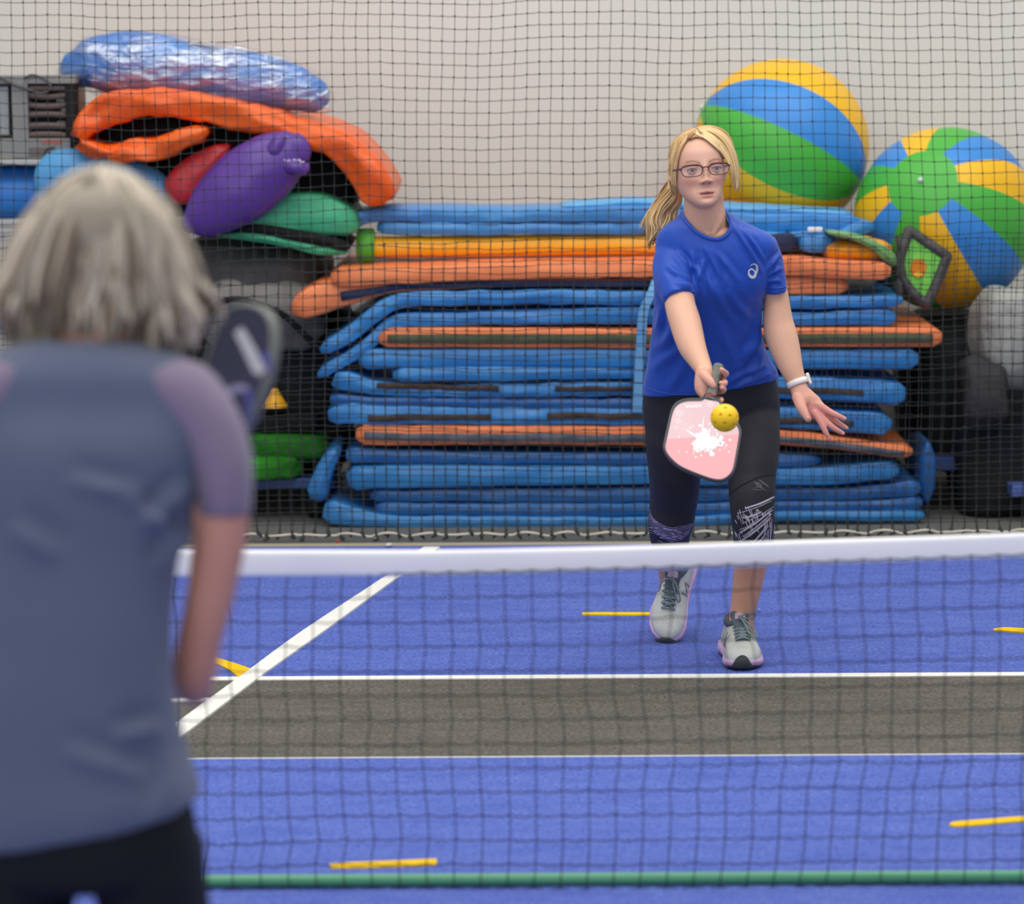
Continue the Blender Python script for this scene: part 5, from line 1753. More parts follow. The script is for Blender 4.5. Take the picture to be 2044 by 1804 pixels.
# photo-right curtain, swept from the parting and hanging free of the ear
strands(hb, [[(1392, 262, -0.10), (1420, 257, -0.11), (1448, 270, -0.11), (1466, 300, -0.12), (1474, 340, -0.13), (1475, 372, -0.13), (1470, 392, -0.13)],
             [(1390, 263, -0.14), (1418, 262, -0.17), (1444, 280, -0.18), (1461, 308, -0.175), (1469, 342, -0.16), (1470, 370, -0.15), (1466, 398, -0.14)],
             [(1389, 265, -0.16), (1412, 271, -0.20), (1436, 290, -0.21), (1453, 314, -0.20), (1462, 340, -0.185), (1464, 362, -0.17), (1462, 382, -0.16)],
             [(1388, 267, -0.17), (1408, 276, -0.205), (1430, 294, -0.22), (1447, 313, -0.215), (1456, 330, -0.20), (1459, 345, -0.19), (1460, 358, -0.18)]], 130, 0.0023, B2, YP, 1.6, lay=0.001)
# dark roots at the parting
strands(hb, [[(1388, 256, -0.12), (1382, 262, -0.15), (1372, 271, -0.175), (1364, 281, -0.18)], [(1390, 256, -0.12), (1388, 263, -0.15), (1381, 272, -0.175), (1375, 279, -0.18)]], 12, 0.0022, BD, YP, 1.0, lay=0.003)
strands(hb, [[(1392, 256, -0.13), (1398, 262, -0.165), (1408, 272, -0.19)], [(1390, 256, -0.13), (1393, 263, -0.165), (1399, 272, -0.19)]], 10, 0.0022, BD, YP, 1.0, lay=0.003)
strands(hb, [[(1388, 262, -0.1), (1374, 268, -0.1), (1362, 280, -0.1), (1354, 296, -0.1), (1351, 315, -0.1)], [(1386, 259, -0.1), (1370, 263, -0.1), (1358, 276, -0.1), (1350, 292, -0.1), (1346, 312, -0.1)]], 30, 0.0022, B1, YP, 1.2, lay=0.002)
strands(hb, [[(1389, 262, -0.1), (1402, 264, -0.1), (1418, 274, -0.1), (1434, 292, -0.1), (1446, 310, -0.1), (1454, 326, -0.1)], [(1388, 259, -0.1), (1406, 260, -0.1), (1424, 270, -0.1), (1440, 288, -0.1), (1452, 306, -0.1), (1459, 324, -0.1)]], 34, 0.0022, B2, YP, 1.2, lay=0.002)
# top of the crown
strands(hb, [[(1388, 258, -0.10), (1366, 262, -0.08), (1346, 285, -0.05), (1336, 320, -0.02), (1338, 360, 0.0)], [(1389, 258, -0.10), (1370, 266, -0.10), (1352, 288, -0.08), (1342, 322, -0.06), (1344, 362, -0.04)]], 46, 0.0026, B1, YP, 1.6, lay=0.0)
strands(hb, [[(1390, 255, -0.08), (1420, 252, -0.07), (1450, 266, -0.05), (1465, 300, -0.04), (1466, 340, -0.03)], [(1391, 258, -0.09), (1420, 257, -0.09), (1446, 272, -0.07), (1461, 304, -0.06), (1464, 342, -0.05)]], 46, 0.0026, B1, YP, 1.6, lay=0.0)
# ponytail behind the shoulder, curling
strands(hb, [[(1346, 350, -0.03), (1330, 375, -0.02), (1308, 405, 0.0), (1292, 435, 0.0), (1290, 462, 0.0), (1300, 488, 0.0), (1297, 512, 0.0)],
             [(1350, 365, -0.04), (1338, 390, -0.04), (1318, 415, -0.03), (1304, 440, -0.03), (1312, 462, -0.03), (1300, 482, -0.02), (1305, 500, -0.02)],
             [(1354, 378, -0.03), (1350, 400, -0.03), (1336, 425, -0.02), (1328, 445, -0.02), (1320, 460, -0.02), (1322, 478, -0.01), (1308, 492, -0.01)],
             [(1358, 385, -0.02), (1358, 405, -0.02), (1350, 425, -0.01), (1342, 445, -0.01), (1334, 462, -0.01), (1324, 474, 0.0), (1318, 486, 0.0)]], 170, 0.0026, B1, YP, 4.0, 0.12, wav=7.0)
strands(hb, [[(1340, 350, 0.0), (1318, 385, 0.02), (1296, 420, 0.02), (1284, 445, 0.02), (1290, 470, 0.02)], [(1350, 360, 0.0), (1340, 400, 0.01), (1325, 440, 0.01), (1312, 470, 0.01), (1300, 500, 0.01)]], 50, 0.0026, BD, YP, 4.0, 0.12, wav=4.0)
hb.mk('hair', M_hair, pl)
# fine loose flyaway hairs
fb = MB()
strands(fb, [[(1318, 395, 0.0), (1296, 420, 0.0), (1280, 440, 0.0), (1277, 458, 0.0)], [(1320, 400, 0.0), (1290, 430, 0.0), (1286, 460, 0.0), (1292, 470, 0.0)]], 14, 0.0008, B2, YP, 5.0, wav=3.0)
fb.mk('loose_hair', M_hair, pl, kind='stuff')

# ------------------------------------------------------------------ shoes of the player
M_upper = mat('pale_grey_knit', rgb(196, 198, 192), 0.75, 0.25, rgb(176, 180, 176), 30, 0.5, bump=0.25, bscale=260, bdist=0.002)
M_mid = mat('lilac_foam', rgb(206, 172, 210), 0.6, 0.3, rgb(190, 156, 198), 40, 0.5, bump=0.5, bscale=110, bdist=0.004)
M_out = mat('charcoal_rubber', rgb(52, 58, 62), 0.6, 0.3)
M_liner = mat('slate_liner', rgb(88, 98, 106), 0.8, 0.2, bump=0.3, bscale=220, bdist=0.002)
M_lace = mat('slate_lace', rgb(118, 134, 138), 0.75, 0.2)
M_lace_d = mat('dark_slate_dots', rgb(62, 70, 76), 0.75, 0.2)  # flat dark slate colour of the vent holes
M_white = mat('pale_logo', rgb(214, 214, 214), 0.5, 0.4)

SH_Y = np.array((-0.142, -0.135, -0.118, -0.09, -0.05, -0.01, 0.03, 0.07, 0.105, 0.128, 0.140, 0.145))
SH_W = np.array((0.008, 0.026, 0.041, 0.0505, 0.0530, 0.048, 0.042, 0.039, 0.0375, 0.033, 0.022, 0.008))
SH_H = np.array((0.036, 0.046, 0.056, 0.063, 0.074, 0.090, 0.104, 0.106, 0.100, 0.098, 0.092, 0.080))


def shoe(name, T, side, loops, label):
    """T maps shoe metres (toe at -Y, sole at z=0) into the world"""
    r = bpy.data.objects.new(name, None)
    C.objects.link(r)
    r.parent = pl
    ORG[r.name] = ORG[pl.name]
    r['label'] = label
    ys = np.linspace(SH_Y[0], SH_Y[-1], 46)
    W = np.interp(ys, SH_Y, SH_W)
    Hh = np.interp(ys, SH_Y, SH_H)
    k = np.array((0.25, 0.5, 0.25))
    Hh = np.convolve(np.pad(Hh, 1, 'edge'), k, 'valid')
    cx = side * 0.010 * np.cos((ys + 0.02) * 14) - side * 0.006
    rings, mid, outs = [], [], []
    n = 26
    for y, w, h, c in zip(ys, W, Hh, cx):
        ring = []
        for t in np.linspace(0, 2 * math.pi, n, endpoint=False):
            co, si = math.cos(t), math.sin(t)
            if si >= 0:
                px_ = w * math.copysign(abs(co) ** 0.75, co)
                pz_ = 0.026 + (h - 0.026) * abs(si) ** 0.8
                px_ *= 1 - 0.26 * (si ** 2) * (1 if y > -0.08 else 0.4)
            else:
                px_ = w * math.copysign(abs(co) ** 0.6, co)
                pz_ = 0.026 - 0.006 * abs(si)
            ring.append((c + px_, y, pz_))
        rings.append(ring)
        spring = 0.010 * max(0, (-y - 0.09) / 0.05) ** 1.5
        top_ = 0.028 + 0.010 * max(0, (y) / 0.14)
        fl = w + 0.004 + 0.004 * max(0, y / 0.14)
        mid.append([(c + sx * fl * q, y + 0.0, z) for sx, q, z in ((1, 0.96, 0.005 + spring), (1, 1.04, 0.5 * top_), (1, 0.97, top_), (-1, 0.97, top_), (-1, 1.04, 0.5 * top_), (-1, 0.96, 0.005 + spring))])
        outs.append([(c + sx * fl * q, y, z + spring) for sx, q, z in ((1, 0.9, 0.0), (1, 0.99, 0.006), (-1, 0.99, 0.006), (-1, 0.9, 0.0))])
    v, f = loft(rings)
    up = mk('upper', T(v), f, M_upper, r)
    v, f = loft(mid)
    mk('midsole', T(v), f, M_mid, r)
    v, f = loft(outs)
    mk('outsole', T(v), f, M_out, r)
    # dark rubber toe bumper
    tb = []
    for a in np.linspace(-0.75, 0.75, 13):
        hgt = 0.040 * (1 - (abs(a) / 0.78) ** 2) + 0.006
        bx = cx[0] + math.sin(a) * 0.046
        by = -0.098 - math.cos(a) * 0.0515
        nx, ny = math.sin(a), -math.cos(a)
        tb.append([(bx + nx * 0.001, by + ny * 0.001, 0.0075), (bx + nx * 0.0045, by + ny * 0.0045, 0.010), (bx + nx * 0.004, by + ny * 0.004, hgt * 0.7), (bx - nx * 0.003, by - ny * 0.003, hgt), (bx - nx * 0.010, by - ny * 0.010, hgt * 0.7), (bx - nx * 0.010, by - ny * 0.01, 0.0075)])
    v, f = loft(tb)
    mk('toe_bumper', T(v), f, M_out, r)
    # tongue and padded collar
    xt = np.interp(0.02, ys, cx)
    tq = np.array([(xt, -0.055, 0.072), (xt, -0.02, 0.090), (xt, 0.015, 0.108), (xt, 0.035, 0.124), (xt, 0.042, 0.132)])
    mk('tongue', *(lambda q: (T(q[0]), q[1]))(tube(tq, (0.016, 0.018, 0.022, 0.027, 0.026), (0.005, 0.005, 0.006, 0.007, 0.007), seg=16, ref=(0, -0.6, 1))), M_liner, r)
    tl = np.array([(xt, 0.022, 0.1195), (xt, 0.034, 0.1305)])
    mk('tongue_label', *(lambda q: (T(q[0]), q[1]))(tube(tl, (0.016, 0.015), 0.004, seg=12, ref=(0, -0.6, 1))), mat('lilac_label', rgb(190, 172, 196), 0.5), r)
    co_ = []
    for a in np.linspace(0.35, 2 * math.pi - 0.35, 30):
        yy = 0.082 - 0.052 * math.cos(a)
        co_.append((np.interp(yy, ys, cx) + 0.0245 * math.sin(a), yy, 0.093 + 0.012 * max(0, -math.cos(a)) + 0.010 * max(0, math.cos(a))))
    mk('collar_pad', *(lambda q: (T(q[0]), q[1]))(tube(np.array(co_), 0.0085, seg=10)), M_liner, r)
    # eyelets and criss-cross laces over the tongue
    ey = [(-0.062, 0.020), (-0.046, 0.0215), (-0.030, 0.0225), (-0.013, 0.023), (0.003, 0.0235)]

    def topz(y, x):
        h = np.interp(y, ys, Hh)
        return h - 7.5 * x * x + 0.0055

    lace = MB()
    for i, (y, x) in enumerate(ey):
        c = np.interp(y, ys, cx)
        y2 = ey[min(i + 1, 4)][0]
        for s in (-1, 1):
            q = resample([(c + s * x, y, topz(y, x) - 0.001), (c + s * x * 0.4, y + (y2 - y) * 0.4, topz(y, x * 0.3) + 0.004), (c - s * x * 0.5, y + (y2 - y) * 0.75, topz(y2, x * 0.5) + 0.004), (c - s * x, y2, topz(y2, x) - 0.001)], 10)
            lace.add((lambda k_: (T(k_[0]), k_[1]))(tube(q, 0.0032, 0.0018, seg=6, ref=(0, -0.4, 1))))
        q = resample([(c - x, y, topz(y, x)), (c, y - 0.002, topz(y, 0) + 0.004), (c + x, y, topz(y, x))], 8)
        lace.add((lambda k_: (T(k_[0]), k_[1]))(tube(q, 0.0032, 0.0018, seg=6, ref=(0, -0.4, 1))))
    kn = np.array((xt, 0.012, 0.122))
    v, f = uvsphere(kn, 0.0075, 10, 8)
    lace.add((T(v), f))
    for lp in loops:
        q = resample([kn + np.array(p) for p in lp], 22)
        lace.add((lambda k_: (T(k_[0]), k_[1]))(tube(q, 0.0030, 0.0019, seg=6, ref=(0, -0.5, 1))))
    lace.mk('laces', M_lace, r)
    # side letter mark on both flanks
    for s in (-1, 1):
        lg = MB()
        pl_ = [((0.050, 0.036), (0.036, 0.076)), ((0.036, 0.076), (0.012, 0.040)), ((0.012, 0.040), (-0.002, 0.076))]
        for (a, b) in pl_:
            q = []
            for t in np.linspace(0, 1, 7):
                y = a[0] * (1 - t) + b[0] * t
                z = a[1] * (1 - t) + b[1] * t
                w = np.interp(y, ys, W)
                c = np.interp(y, ys, cx)
                h = np.interp(y, ys, Hh)
                si = min(1.0, ((z - 0.026) / (h - 0.026)) ** 1.25)
                x = w * (max(0.0, 1 - si * si) ** 0.5) ** 0.75 * (1 - 0.26 * si * si)
                q.append((c + s * (x + 0.0006), y, z))
            lg.add((lambda k_: (T(k_[0]), k_[1]))(tube(np.array(q), 0.0038, 0.0012, seg=6, ref=(s, 0, 0))))
        lg.mk('side_mark', mat('grey_side_mark', rgb(138, 144, 148), 0.6), r)
    # vent holes on the toe box
    vb = MB()
    for iy in range(7):
        for ix in range(-4, 5):
            y = -0.112 + iy * 0.0065
            x = (ix + (0.5 if iy % 2 else 0)) * 0.0085
            w = np.interp(y, ys, W)
            if abs(x) > w * 0.72:
                continue
            h = np.interp(y, ys, Hh)
            co2 = min(0.999, (abs(x) / (w * 0.86)))
            z = 0.026 + (h - 0.026) * (1 - co2 ** 2.4) ** 0.42
            v, f = uvsphere((np.interp(y, ys, cx) + x, y, z), 0.0011, 6, 4)
            vb.add((T(v), f))
    vb.mk('vent_holes', M_lace_d, r, kind='stuff')
    return r


toe = G(1485, 1337, 0.008)


def T_right(v):
    v = np.asarray(v, float) * 1.02
    a = math.radians(1.5)
    R = np.array(((math.cos(a), -math.sin(a), 0), (math.sin(a), math.cos(a), 0), (0, 0, 1)))
    q = (v - np.array((0, -0.142, 0))) @ R.T
    return q + np.array((toe[0] + 0.002, toe[1], 0.006))


shoe('running_shoe', T_right, 1,
     [[(0, 0, 0), (0.012, -0.004, 0.012), (0.034, 0.0, 0.014), (0.043, 0.006, 0.008), (0.036, 0.006, -0.002), (0.016, 0.0, -0.002), (0, 0, 0)],
      [(0, 0, 0), (0.016, -0.012, -0.008), (0.034, -0.03, -0.026), (0.044, -0.044, -0.042), (0.042, -0.05, -0.048), (0.034, -0.046, -0.042), (0.018, -0.022, -0.02), (0, 0, 0)],
      [(0, 0, 0), (0.008, -0.022, -0.010), (0.016, -0.045, -0.026), (0.020, -0.060, -0.036)]],
     'pale grey running shoe flat on the blue carpet')
toe2 = P(1326, 1284, YP + 0.40)


def T_left(v):
    v = np.asarray(v, float) * 1.0
    q = v - np.array((0, -0.142, 0.004))
    # forefoot stays lower, heel is lifted
    a = math.radians(47)
    R = np.array(Matrix.Rotation(math.radians(-10.5), 3, 'Z') @ Matrix.Rotation(math.radians(7), 3, 'Y') @ Matrix.Rotation(a, 3, 'X'))
    q = q @ R.T
    return q + toe2


shoe('running_shoe', T_left, -1,
     [[(0, 0, 0), (0.012, -0.012, 0.002), (0.030, -0.042, -0.022), (0.032, -0.056, -0.034), (0.024, -0.052, -0.028), (0.008, -0.02, -0.004), (0, 0, 0)],
      [(0, 0, 0), (-0.014, -0.004, 0.004), (-0.030, -0.012, -0.008), (-0.034, -0.024, -0.022)]],
     'pale grey running shoe with the heel lifted, lilac sole edge showing')

# ================================================================== paddle held by the player
pd0 = P(1414, 797, YP - 0.455)
pax = nrm(P(1399, 957, YP - 0.455 - 0.15) - pd0)
plat = nrm(P(1478, 868, YP - 0.52) - P(1327, 886, YP - 0.53))
pn = nrm(np.cross(plat, pax))
if pn[1] > 0:
    pn = -pn


def on_plane(px, py, off=0.0):
    d = ray(px, py)
    t = ((pd0 + pn * off - CAM_P) @ pn) / (d @ pn)
    return CAM_P + d * t


pad = empty('paddle', on_plane(1400, 880), 'pink two-tone pickleball paddle with white splash print, held by the blonde person', 'paddle')
OUT = [(1407, 794), (1400, 798), (1389, 798.5), (1372, 799), (1357, 803), (1346, 812), (1340, 826), (1335, 848), (1328, 880), (1326, 893), (1330, 905), (1340, 918), (1360, 934), (1395, 949), (1424, 958.5), (1442, 959), (1455, 951),
       (1464, 938), (1470, 910), (1477, 868), (1476, 856), (1470, 845), (1458, 828), (1446, 815), (1438, 808), (1435, 800)]
o3 = np.array([on_plane(*q) for q in resample(OUT + [OUT[0]], 90)[:-1, :2]])
M_face_hi = mat('pale_pink_face', rgb(222, 188, 188), 0.45, 0.4, rgb(212, 176, 178), 12, 0.5)
M_face_lo = mat('salmon_pink_face', rgb(244, 162, 164), 0.45, 0.4)
M_edge = mat('grey_edge_guard', rgb(70, 70, 74), 0.4, 0.5)
M_splash = mat('white_print', rgb(246, 244, 242), 0.5, 0.4)
mk('blade', *poly_prism(o3, pn, 0.013), M_edge, pad, smooth=False)
cen = o3.mean(0)
low = [(x, y) for x, y in OUT]


def shrink(q, k):
    return [(1402 + (x - 1402) * k, 878 + (y - 878) * k) for x, y in q]


fine = resample(OUT + [OUT[0]], 160)[:-1, :2]
inn2 = np.array(shrink(fine, 0.965))


def face_poly(name, cond_top, m, off):
    # split the inset face along the colour boundary y = 871..868 px
    pts = []
    n_ = len(inn2)
    bound = lambda x: 876 - (x - 1330) * 0.065
    for i in range(n_):
        a, b = inn2[i], inn2[(i + 1) % n_]
        ia = (a[1] < bound(a[0])) == cond_top
        ib = (b[1] < bound(b[0])) == cond_top
        if ia:
            pts.append(tuple(a))
        if ia != ib:
            da, db = a[1] - bound(a[0]), b[1] - bound(b[0])
            t = da / (da - db)
            pts.append(tuple(a + (b - a) * t))
    v = np.array([on_plane(*q, off) for q in pts])
    return mk(name, *poly_prism(v, pn, 0.0006), m, pad, smooth=False)


face_poly('upper_face', True, M_face_hi, 0.0068)
face_poly('lower_face', False, M_face_lo, 0.0068)
loop = np.concatenate((o3, o3[:2]))
mk('edge_guard', *tube(loop, 0.0045, 0.0085, seg=10, ref=pn, rnd=False), M_edge, pad)
# splash print
mb = MB()


def pflat(pts, off=0.0073, th=0.0004):
    return poly_prism(np.array([on_plane(*q, off) for q in pts]), pn, th)


sp = []
for k in range(60):
    t = 2 * math.pi * k / 60
    rr_ = 23 + 5 * math.sin(3 * t + 1) + 3.5 * math.sin(7 * t) + rng.uniform(-3, 4)
    sp.append((1409 + rr_ * 1.2 * math.cos(t), 881 + rr_ * 0.82 * math.sin(t)))
mb.add(pflat(sp))
for (x1, y1, x2, y2, w) in ((1401, 862, 1405, 832, 2.6), (1385, 868, 1370, 858, 4.0), (1388, 892, 1384, 907, 2.2), (1412, 895, 1421, 907, 7), (1425, 872, 1432, 862, 4), (1395, 895, 1398, 903, 4), (1415, 862, 1418, 854, 3)):
    d = nrm((x2 - x1, y2 - y1))
    n_ = np.array((-d[1], d[0]))
    a, b = np.array((x1, y1)), np.array((x2, y2))
    mb.add(pflat([tuple(a + n_ * w / 2), tuple(b + n_ * w * 0.2), tuple(b - n_ * w * 0.2), tuple(a - n_ * w / 2)]))
for (x, y, r_) in ((1397, 849, 3), (1378, 854, 2), (1439, 874, 5), (1421, 906, 5), (1418, 898, 4), (1438, 885, 3), (1457, 878, 2.4), (1450, 889, 2), (1455, 902, 1.8), (1389, 912, 1.8), (1400, 909, 1.8), (1430, 868, 3.5), (1371, 902, 1.5),
                   (1356, 901, 1.3), (1437, 898, 1.6), (1446, 894, 1.3), (1366, 855, 1.0), (1362, 855.5, 0.9), (1383, 850, 1.2), (1422, 852, 1.6), (1416, 846, 1.8), (1429, 858, 2.2), (1356, 872, 1.4), (1427, 893, 2.5), (1408, 900, 2)):
    mb.add(pflat([(x + r_ * math.cos(t), y + r_ * math.sin(t)) for t in np.linspace(0, 2 * math.pi, 10, endpoint=False)]))
mb.mk('splash_print', M_splash, pad, smooth=False)
# round icons along the side
mb = MB()
for (x, y, r_) in ((1356, 825, 7.0), (1353, 840, 6.0), (1350, 853, 4.5), (1417.5, 807, 6.5)):
    outer = [(x + r_ * math.cos(t), y + r_ * 0.9 * math.sin(t)) for t in np.linspace(0, 2 * math.pi, 18, endpoint=False)]
    inner = [(x + r_ * 0.72 * math.cos(t), y + r_ * 0.62 * math.sin(t)) for t in np.linspace(0, 2 * math.pi, 18, endpoint=False)]
    v = np.array([on_plane(*q, 0.0074) for q in outer + inner])
    mb.add((v, [[i, (i + 1) % 18, 18 + (i + 1) % 18, 18 + i] for i in range(18)]))
    for (dx_, dy_) in ((-0.25, -0.2), (0.25, -0.1), (0.0, 0.25)):
        mb.add(pflat([(x + r_ * (dx_ + 0.18 * math.cos(t)), y + r_ * (dy_ + 0.22 * math.sin(t))) for t in np.linspace(0, 2 * math.pi, 6, endpoint=False)]))
mb.mk('icon_print', mat('faint_white_print', rgb(236, 216, 216), 0.5), pad, smooth=False)


def lettering(name, text, px, py, size_px, ang, m, parent, plane, normal, lat, up, squash=1.0):
    """flat lettering lying on a plane: lat/up are the reading directions"""
    cu = bpy.data.curves.new('txt', 'FONT')
    cu.body = text
    cu.align_x = 'CENTER'
    cu.align_y = 'CENTER'
    cu.size = 1.0
    cu.offset = 0.012
    o = bpy.data.objects.new('txt', cu)
    C.objects.link(o)
    dg = bpy.context.evaluated_depsgraph_get()
    me = o.evaluated_get(dg).to_mesh()
    v = np.array([q.co[:] for q in me.vertices])
    f = [list(p.vertices) for p in me.polygons]
    bpy.data.objects.remove(o)
    s = size_px
    c = plane(px, py)
    w = c + np.outer(v[:, 0] * s, lat) + np.outer(v[:, 1] * s * squash, up)
    return mk(name, w, f, m, parent, smooth=False)


sP = scl(YP - 0.48)
a_l = nrm(on_plane(1366, 811, 0.0076) - on_plane(1402, 809, 0.0076))
lettering('wordmark', 'XSPAK', 1384, 810.5, 11.5 / sP, 0, M_splash, pad, lambda x, y: on_plane(x, y, 0.0078), pn, a_l, pax)
# handle
hb0 = P(1417, 796, YP - 0.452)
hb1 = P(1434, 731, YP - 0.375)
hax = nrm(hb1 - hb0)
hl = np.linalg.norm(hb1 - hb0)
q = np.array([hb0 - hax * 0.006, hb0 + hax * 0.006, hb0 + hax * 0.02, hb0 + hax * hl * 0.5, hb1 - hax * 0.012, hb1 - hax * 0.004, hb1 + hax * 0.003])
mk('handle', *tube(q, (0.0185, 0.0175, 0.0145, 0.0138, 0.0145, 0.016, 0.0140), (0.013, 0.0135, 0.0128, 0.0125, 0.013, 0.0145, 0.012), seg=8, ref=pn, rnd=False), mat('grey_grip_tape', rgb(112, 114, 108), 0.6, 0.35, rgb(88, 90, 86), 60, 0.5, bump=0.4, bscale=120, bdist=0.003), pad, smooth=False)
q = np.array([hb0 + hax * 0.000, hb0 + hax * 0.010])
mk('grip_band', *tube(q, (0.0192, 0.0182), (0.0142, 0.0142), seg=8, ref=pn, rnd=False), mat('dark_grip_band', rgb(48, 48, 50), 0.6), pad, smooth=False)
cg = hb0 + hax * 0.005 + pn * 0.0147
gu = nrm(np.cross(pn, plat))
lettering('red_wordmark', 'XSPAK', 0, 0, 0.0095, 0, mat('red_print', rgb(196, 52, 54), 0.5), pad, lambda x, y: cg, pn, -plat, pax)

# ================================================================== ball in the air
bc = P(1446.5, 834, YP - 0.80)
rb = 28.2 / scl(YP - 0.80, 834)
bm = bmesh.new()
bmesh.ops.create_icosphere(bm, subdivisions=6, radius=1.0)
holes = []
gold = math.pi * (3 - math.sqrt(5))
for i in range(26):
    y = 1 - 2 * (i + 0.5) / 26
    holes.append((math.cos(gold * i) * math.sqrt(1 - y * y), y, math.sin(gold * i) * math.sqrt(1 - y * y)))
# holes seen in the photo first, the rest spread behind
seen = [(-0.35, 0.32), (0.32, 0.25), (-0.05, -0.28), (0.62, -0.42), (-0.72, -0.30), (0.02, 0.80), (0.10, -0.82), (0.90, 0.12), (-0.93, 0.22)]
hs = [np.array((x, -math.sqrt(max(0.0, 1 - x * x - z * z)), z)) for x, z in seen] + [np.array(h) for h in holes if h[1] > 0.15]
dl = []
for f in bm.faces:
    c_ = np.array(f.calc_center_median())
    c_ /= np.linalg.norm(c_)
    if any(c_ @ h > math.cos(0.125) for h in hs):
        dl.append(f)
bmesh.ops.delete(bm, geom=dl, context='FACES')
bm.verts.index_update()
v = np.array([q.co[:] for q in bm.verts]) * rb + bc
f = [[q.index for q in fc_.verts] for fc_ in bm.faces]
bm.free()
bo = mk('pickleball', v, f, mat('yellow_plastic', rgb(246, 200, 28), 0.45, 0.4), label='yellow perforated plastic ball in the air just in front of the pink paddle', cat='ball')
md = bo.modifiers.new('shell', 'SOLIDIFY')
md.thickness = 0.0025
md.offset = -1

v, f = uvsphere(bc, rb * 0.945, 40, 24)
mk('lit_interior', v, f, mat('lit_interior_amber', rgb(232, 166, 10), 0.5, 0.3), bo)  # added core, its amber stands for light inside the hollow ball

# ================================================================== person seen from behind, near the camera
YW = 4.66
M_wshirt = mat('slate_blue_jersey', rgb(86, 95, 120), 0.75, 0.2, rgb(78, 87, 112), 4, 0.5, bump=0.05, bscale=300, bdist=0.001, sheen=0.2)
M_wsleeve = mat('lilac_sleeve', rgb(128, 114, 138), 0.75, 0.2, rgb(118, 106, 130), 4, 0.5, sheen=0.2)
M_wpants = mat('black_trousers', rgb(24, 26, 30), 0.75, 0.2)
M_wskin = mat('skin_shoulder', rgb(206, 150, 130), 0.5, 0.3, rgb(192, 128, 110), 6, 0.4, sub=0.1)
wp = empty('person', (P(170, 1700, YW + 0.05)[0], YW + 0.05, 0), 'grey-haired person seen from behind in slate blue top, holding up a navy paddle', 'person')

HW = rot_zyx(176, 8, 2)
w_org = P(205, 640, YW + 0.20) + np.array((0, 0.02, 0))


def HB(p):
    return np.asarray(p, float) @ HW.T + w_org


parts = [(HB(hv), hf)]
for sd in (-1, 1):
    for (ev, ef) in ear(sd):
        parts.append((HB(ev), ef))
parts.append(ptube([(205, 560, 0.18, 80, 0.055), (200, 640, 0.17, 82, 0.058), (190, 700, 0.15, 92, 0.062), (185, 760, 0.12, 130, 0.07)], YW, 5, 24))
parts.append(ring_loft([(180, 745, 130, 0.12, 0.06, 0), (178, 810, 200, 0.10, 0.08, 0), (175, 900, 205, 0.06, 0.095, 0), (165, 1050, 190, 0.03, 0.105, 0), (155, 1250, 170, 0.0, 0.105, 0), (160, 1450, 175, -0.02, 0.11, 0), (170, 1620, 190, -0.02, 0.12, 0), (175, 1720, 190, 0.0, 0.11, 0)], YW))
# near arm: hanging upper arm, forearm folded up and away to the paddle
parts.append(ptube([(396, 840, 0.06, 44), (434, 930, 0.05, 56), (444, 1030, 0.04, 54), (428, 1150, 0.05, 49), (400, 1270, 0.07, 45), (385, 1345, 0.09, 43), (388, 1372, 0.13, 38)], YW, 5, 24))
parts.append(ptube([(386, 1360, 0.10, 40), (398, 1310, 0.18, 42), (404, 1220, 0.26, 36), (408, 1120, 0.33, 29), (410, 1040, 0.38, 24), (410, 1000, 0.40, 25)], YW, 5, 24))
YE = YW + 0.41
parts.append(ptube([(410, 1012, 0.0, 30, 0.016), (412, 975, 0.0, 36, 0.016), (416, 940, 0.0, 36, 0.015), (420, 915, 0.005, 28, 0.013)], YE, 5, 18))
for k, (y0, L) in enumerate(((925, 1.0), (945, 1.05), (966, 1.0), (986, 0.85))):
    parts.append(ptube([(402, y0, -0.008, 11.5), (420, y0 - 2, -0.032, 11), (440, y0, -0.034, 10.5), (452, y0 + 2, -0.014, 10), (446, y0 + 4, 0.008, 8.5), (438, y0 + 4, 0.014, 7)], YE, 5, 12))
parts.append(ptube([(396, 985, 0.01, 13), (402, 958, 0.026, 12), (420, 930, 0.032, 10.5), (430, 905, 0.03, 8.5)], YE, 5, 12))
# far arm, folded in front of the body too
parts.append(ptube([(-55, 830, 0.06, 62), (-85, 930, 0.06, 60), (-95, 1050, 0.07, 52), (-85, 1200, 0.10, 47), (-70, 1340, 0.14, 42), (-40, 1330, 0.24, 40), (20, 1250, 0.34, 34), (70, 1180, 0.38, 26)], YW, 5, 24))
parts.append(ptube([(62, 1190, 0.375, 26, 0.016), (90, 1160, 0.385, 34, 0.016), (112, 1140, 0.385, 28, 0.013)], YW, 5, 16))
for k in range(4):
    parts.append(ptube([(106, 1122 + 18 * k, 0.385, 11), (134, 1116 + 18 * k, 0.39, 10), (152, 1124 + 18 * k, 0.38, 9), (154, 1138 + 18 * k, 0.365, 7.5)], YW, 5, 12))
parts.append(ptube([(84, 1150, 0.38, 12), (100, 1120, 0.37, 11), (120, 1104, 0.365, 9)], YW, 5, 12))
# legs down to the floor
for sx in (-1, 1):
    x = 180 + sx * 125
    parts.append(ptube([(x - sx * 25, 1680, 0.0, 75), (x, 1800, 0.03, 80), (x + sx * 10, 1960, 0.08, 78), (x + sx * 10, 2120, 0.06, 68), (x + sx * 8, 2300, 0.0, 62), (x + sx * 6, 2480, -0.02, 46), (x + sx * 6, 2560, -0.02, 46)], YW, 4, 20))
wv, wf, wn = remesh(parts, 0.0045, 3, 0.5)
mk('body', wv, wf, M_wskin, wp)
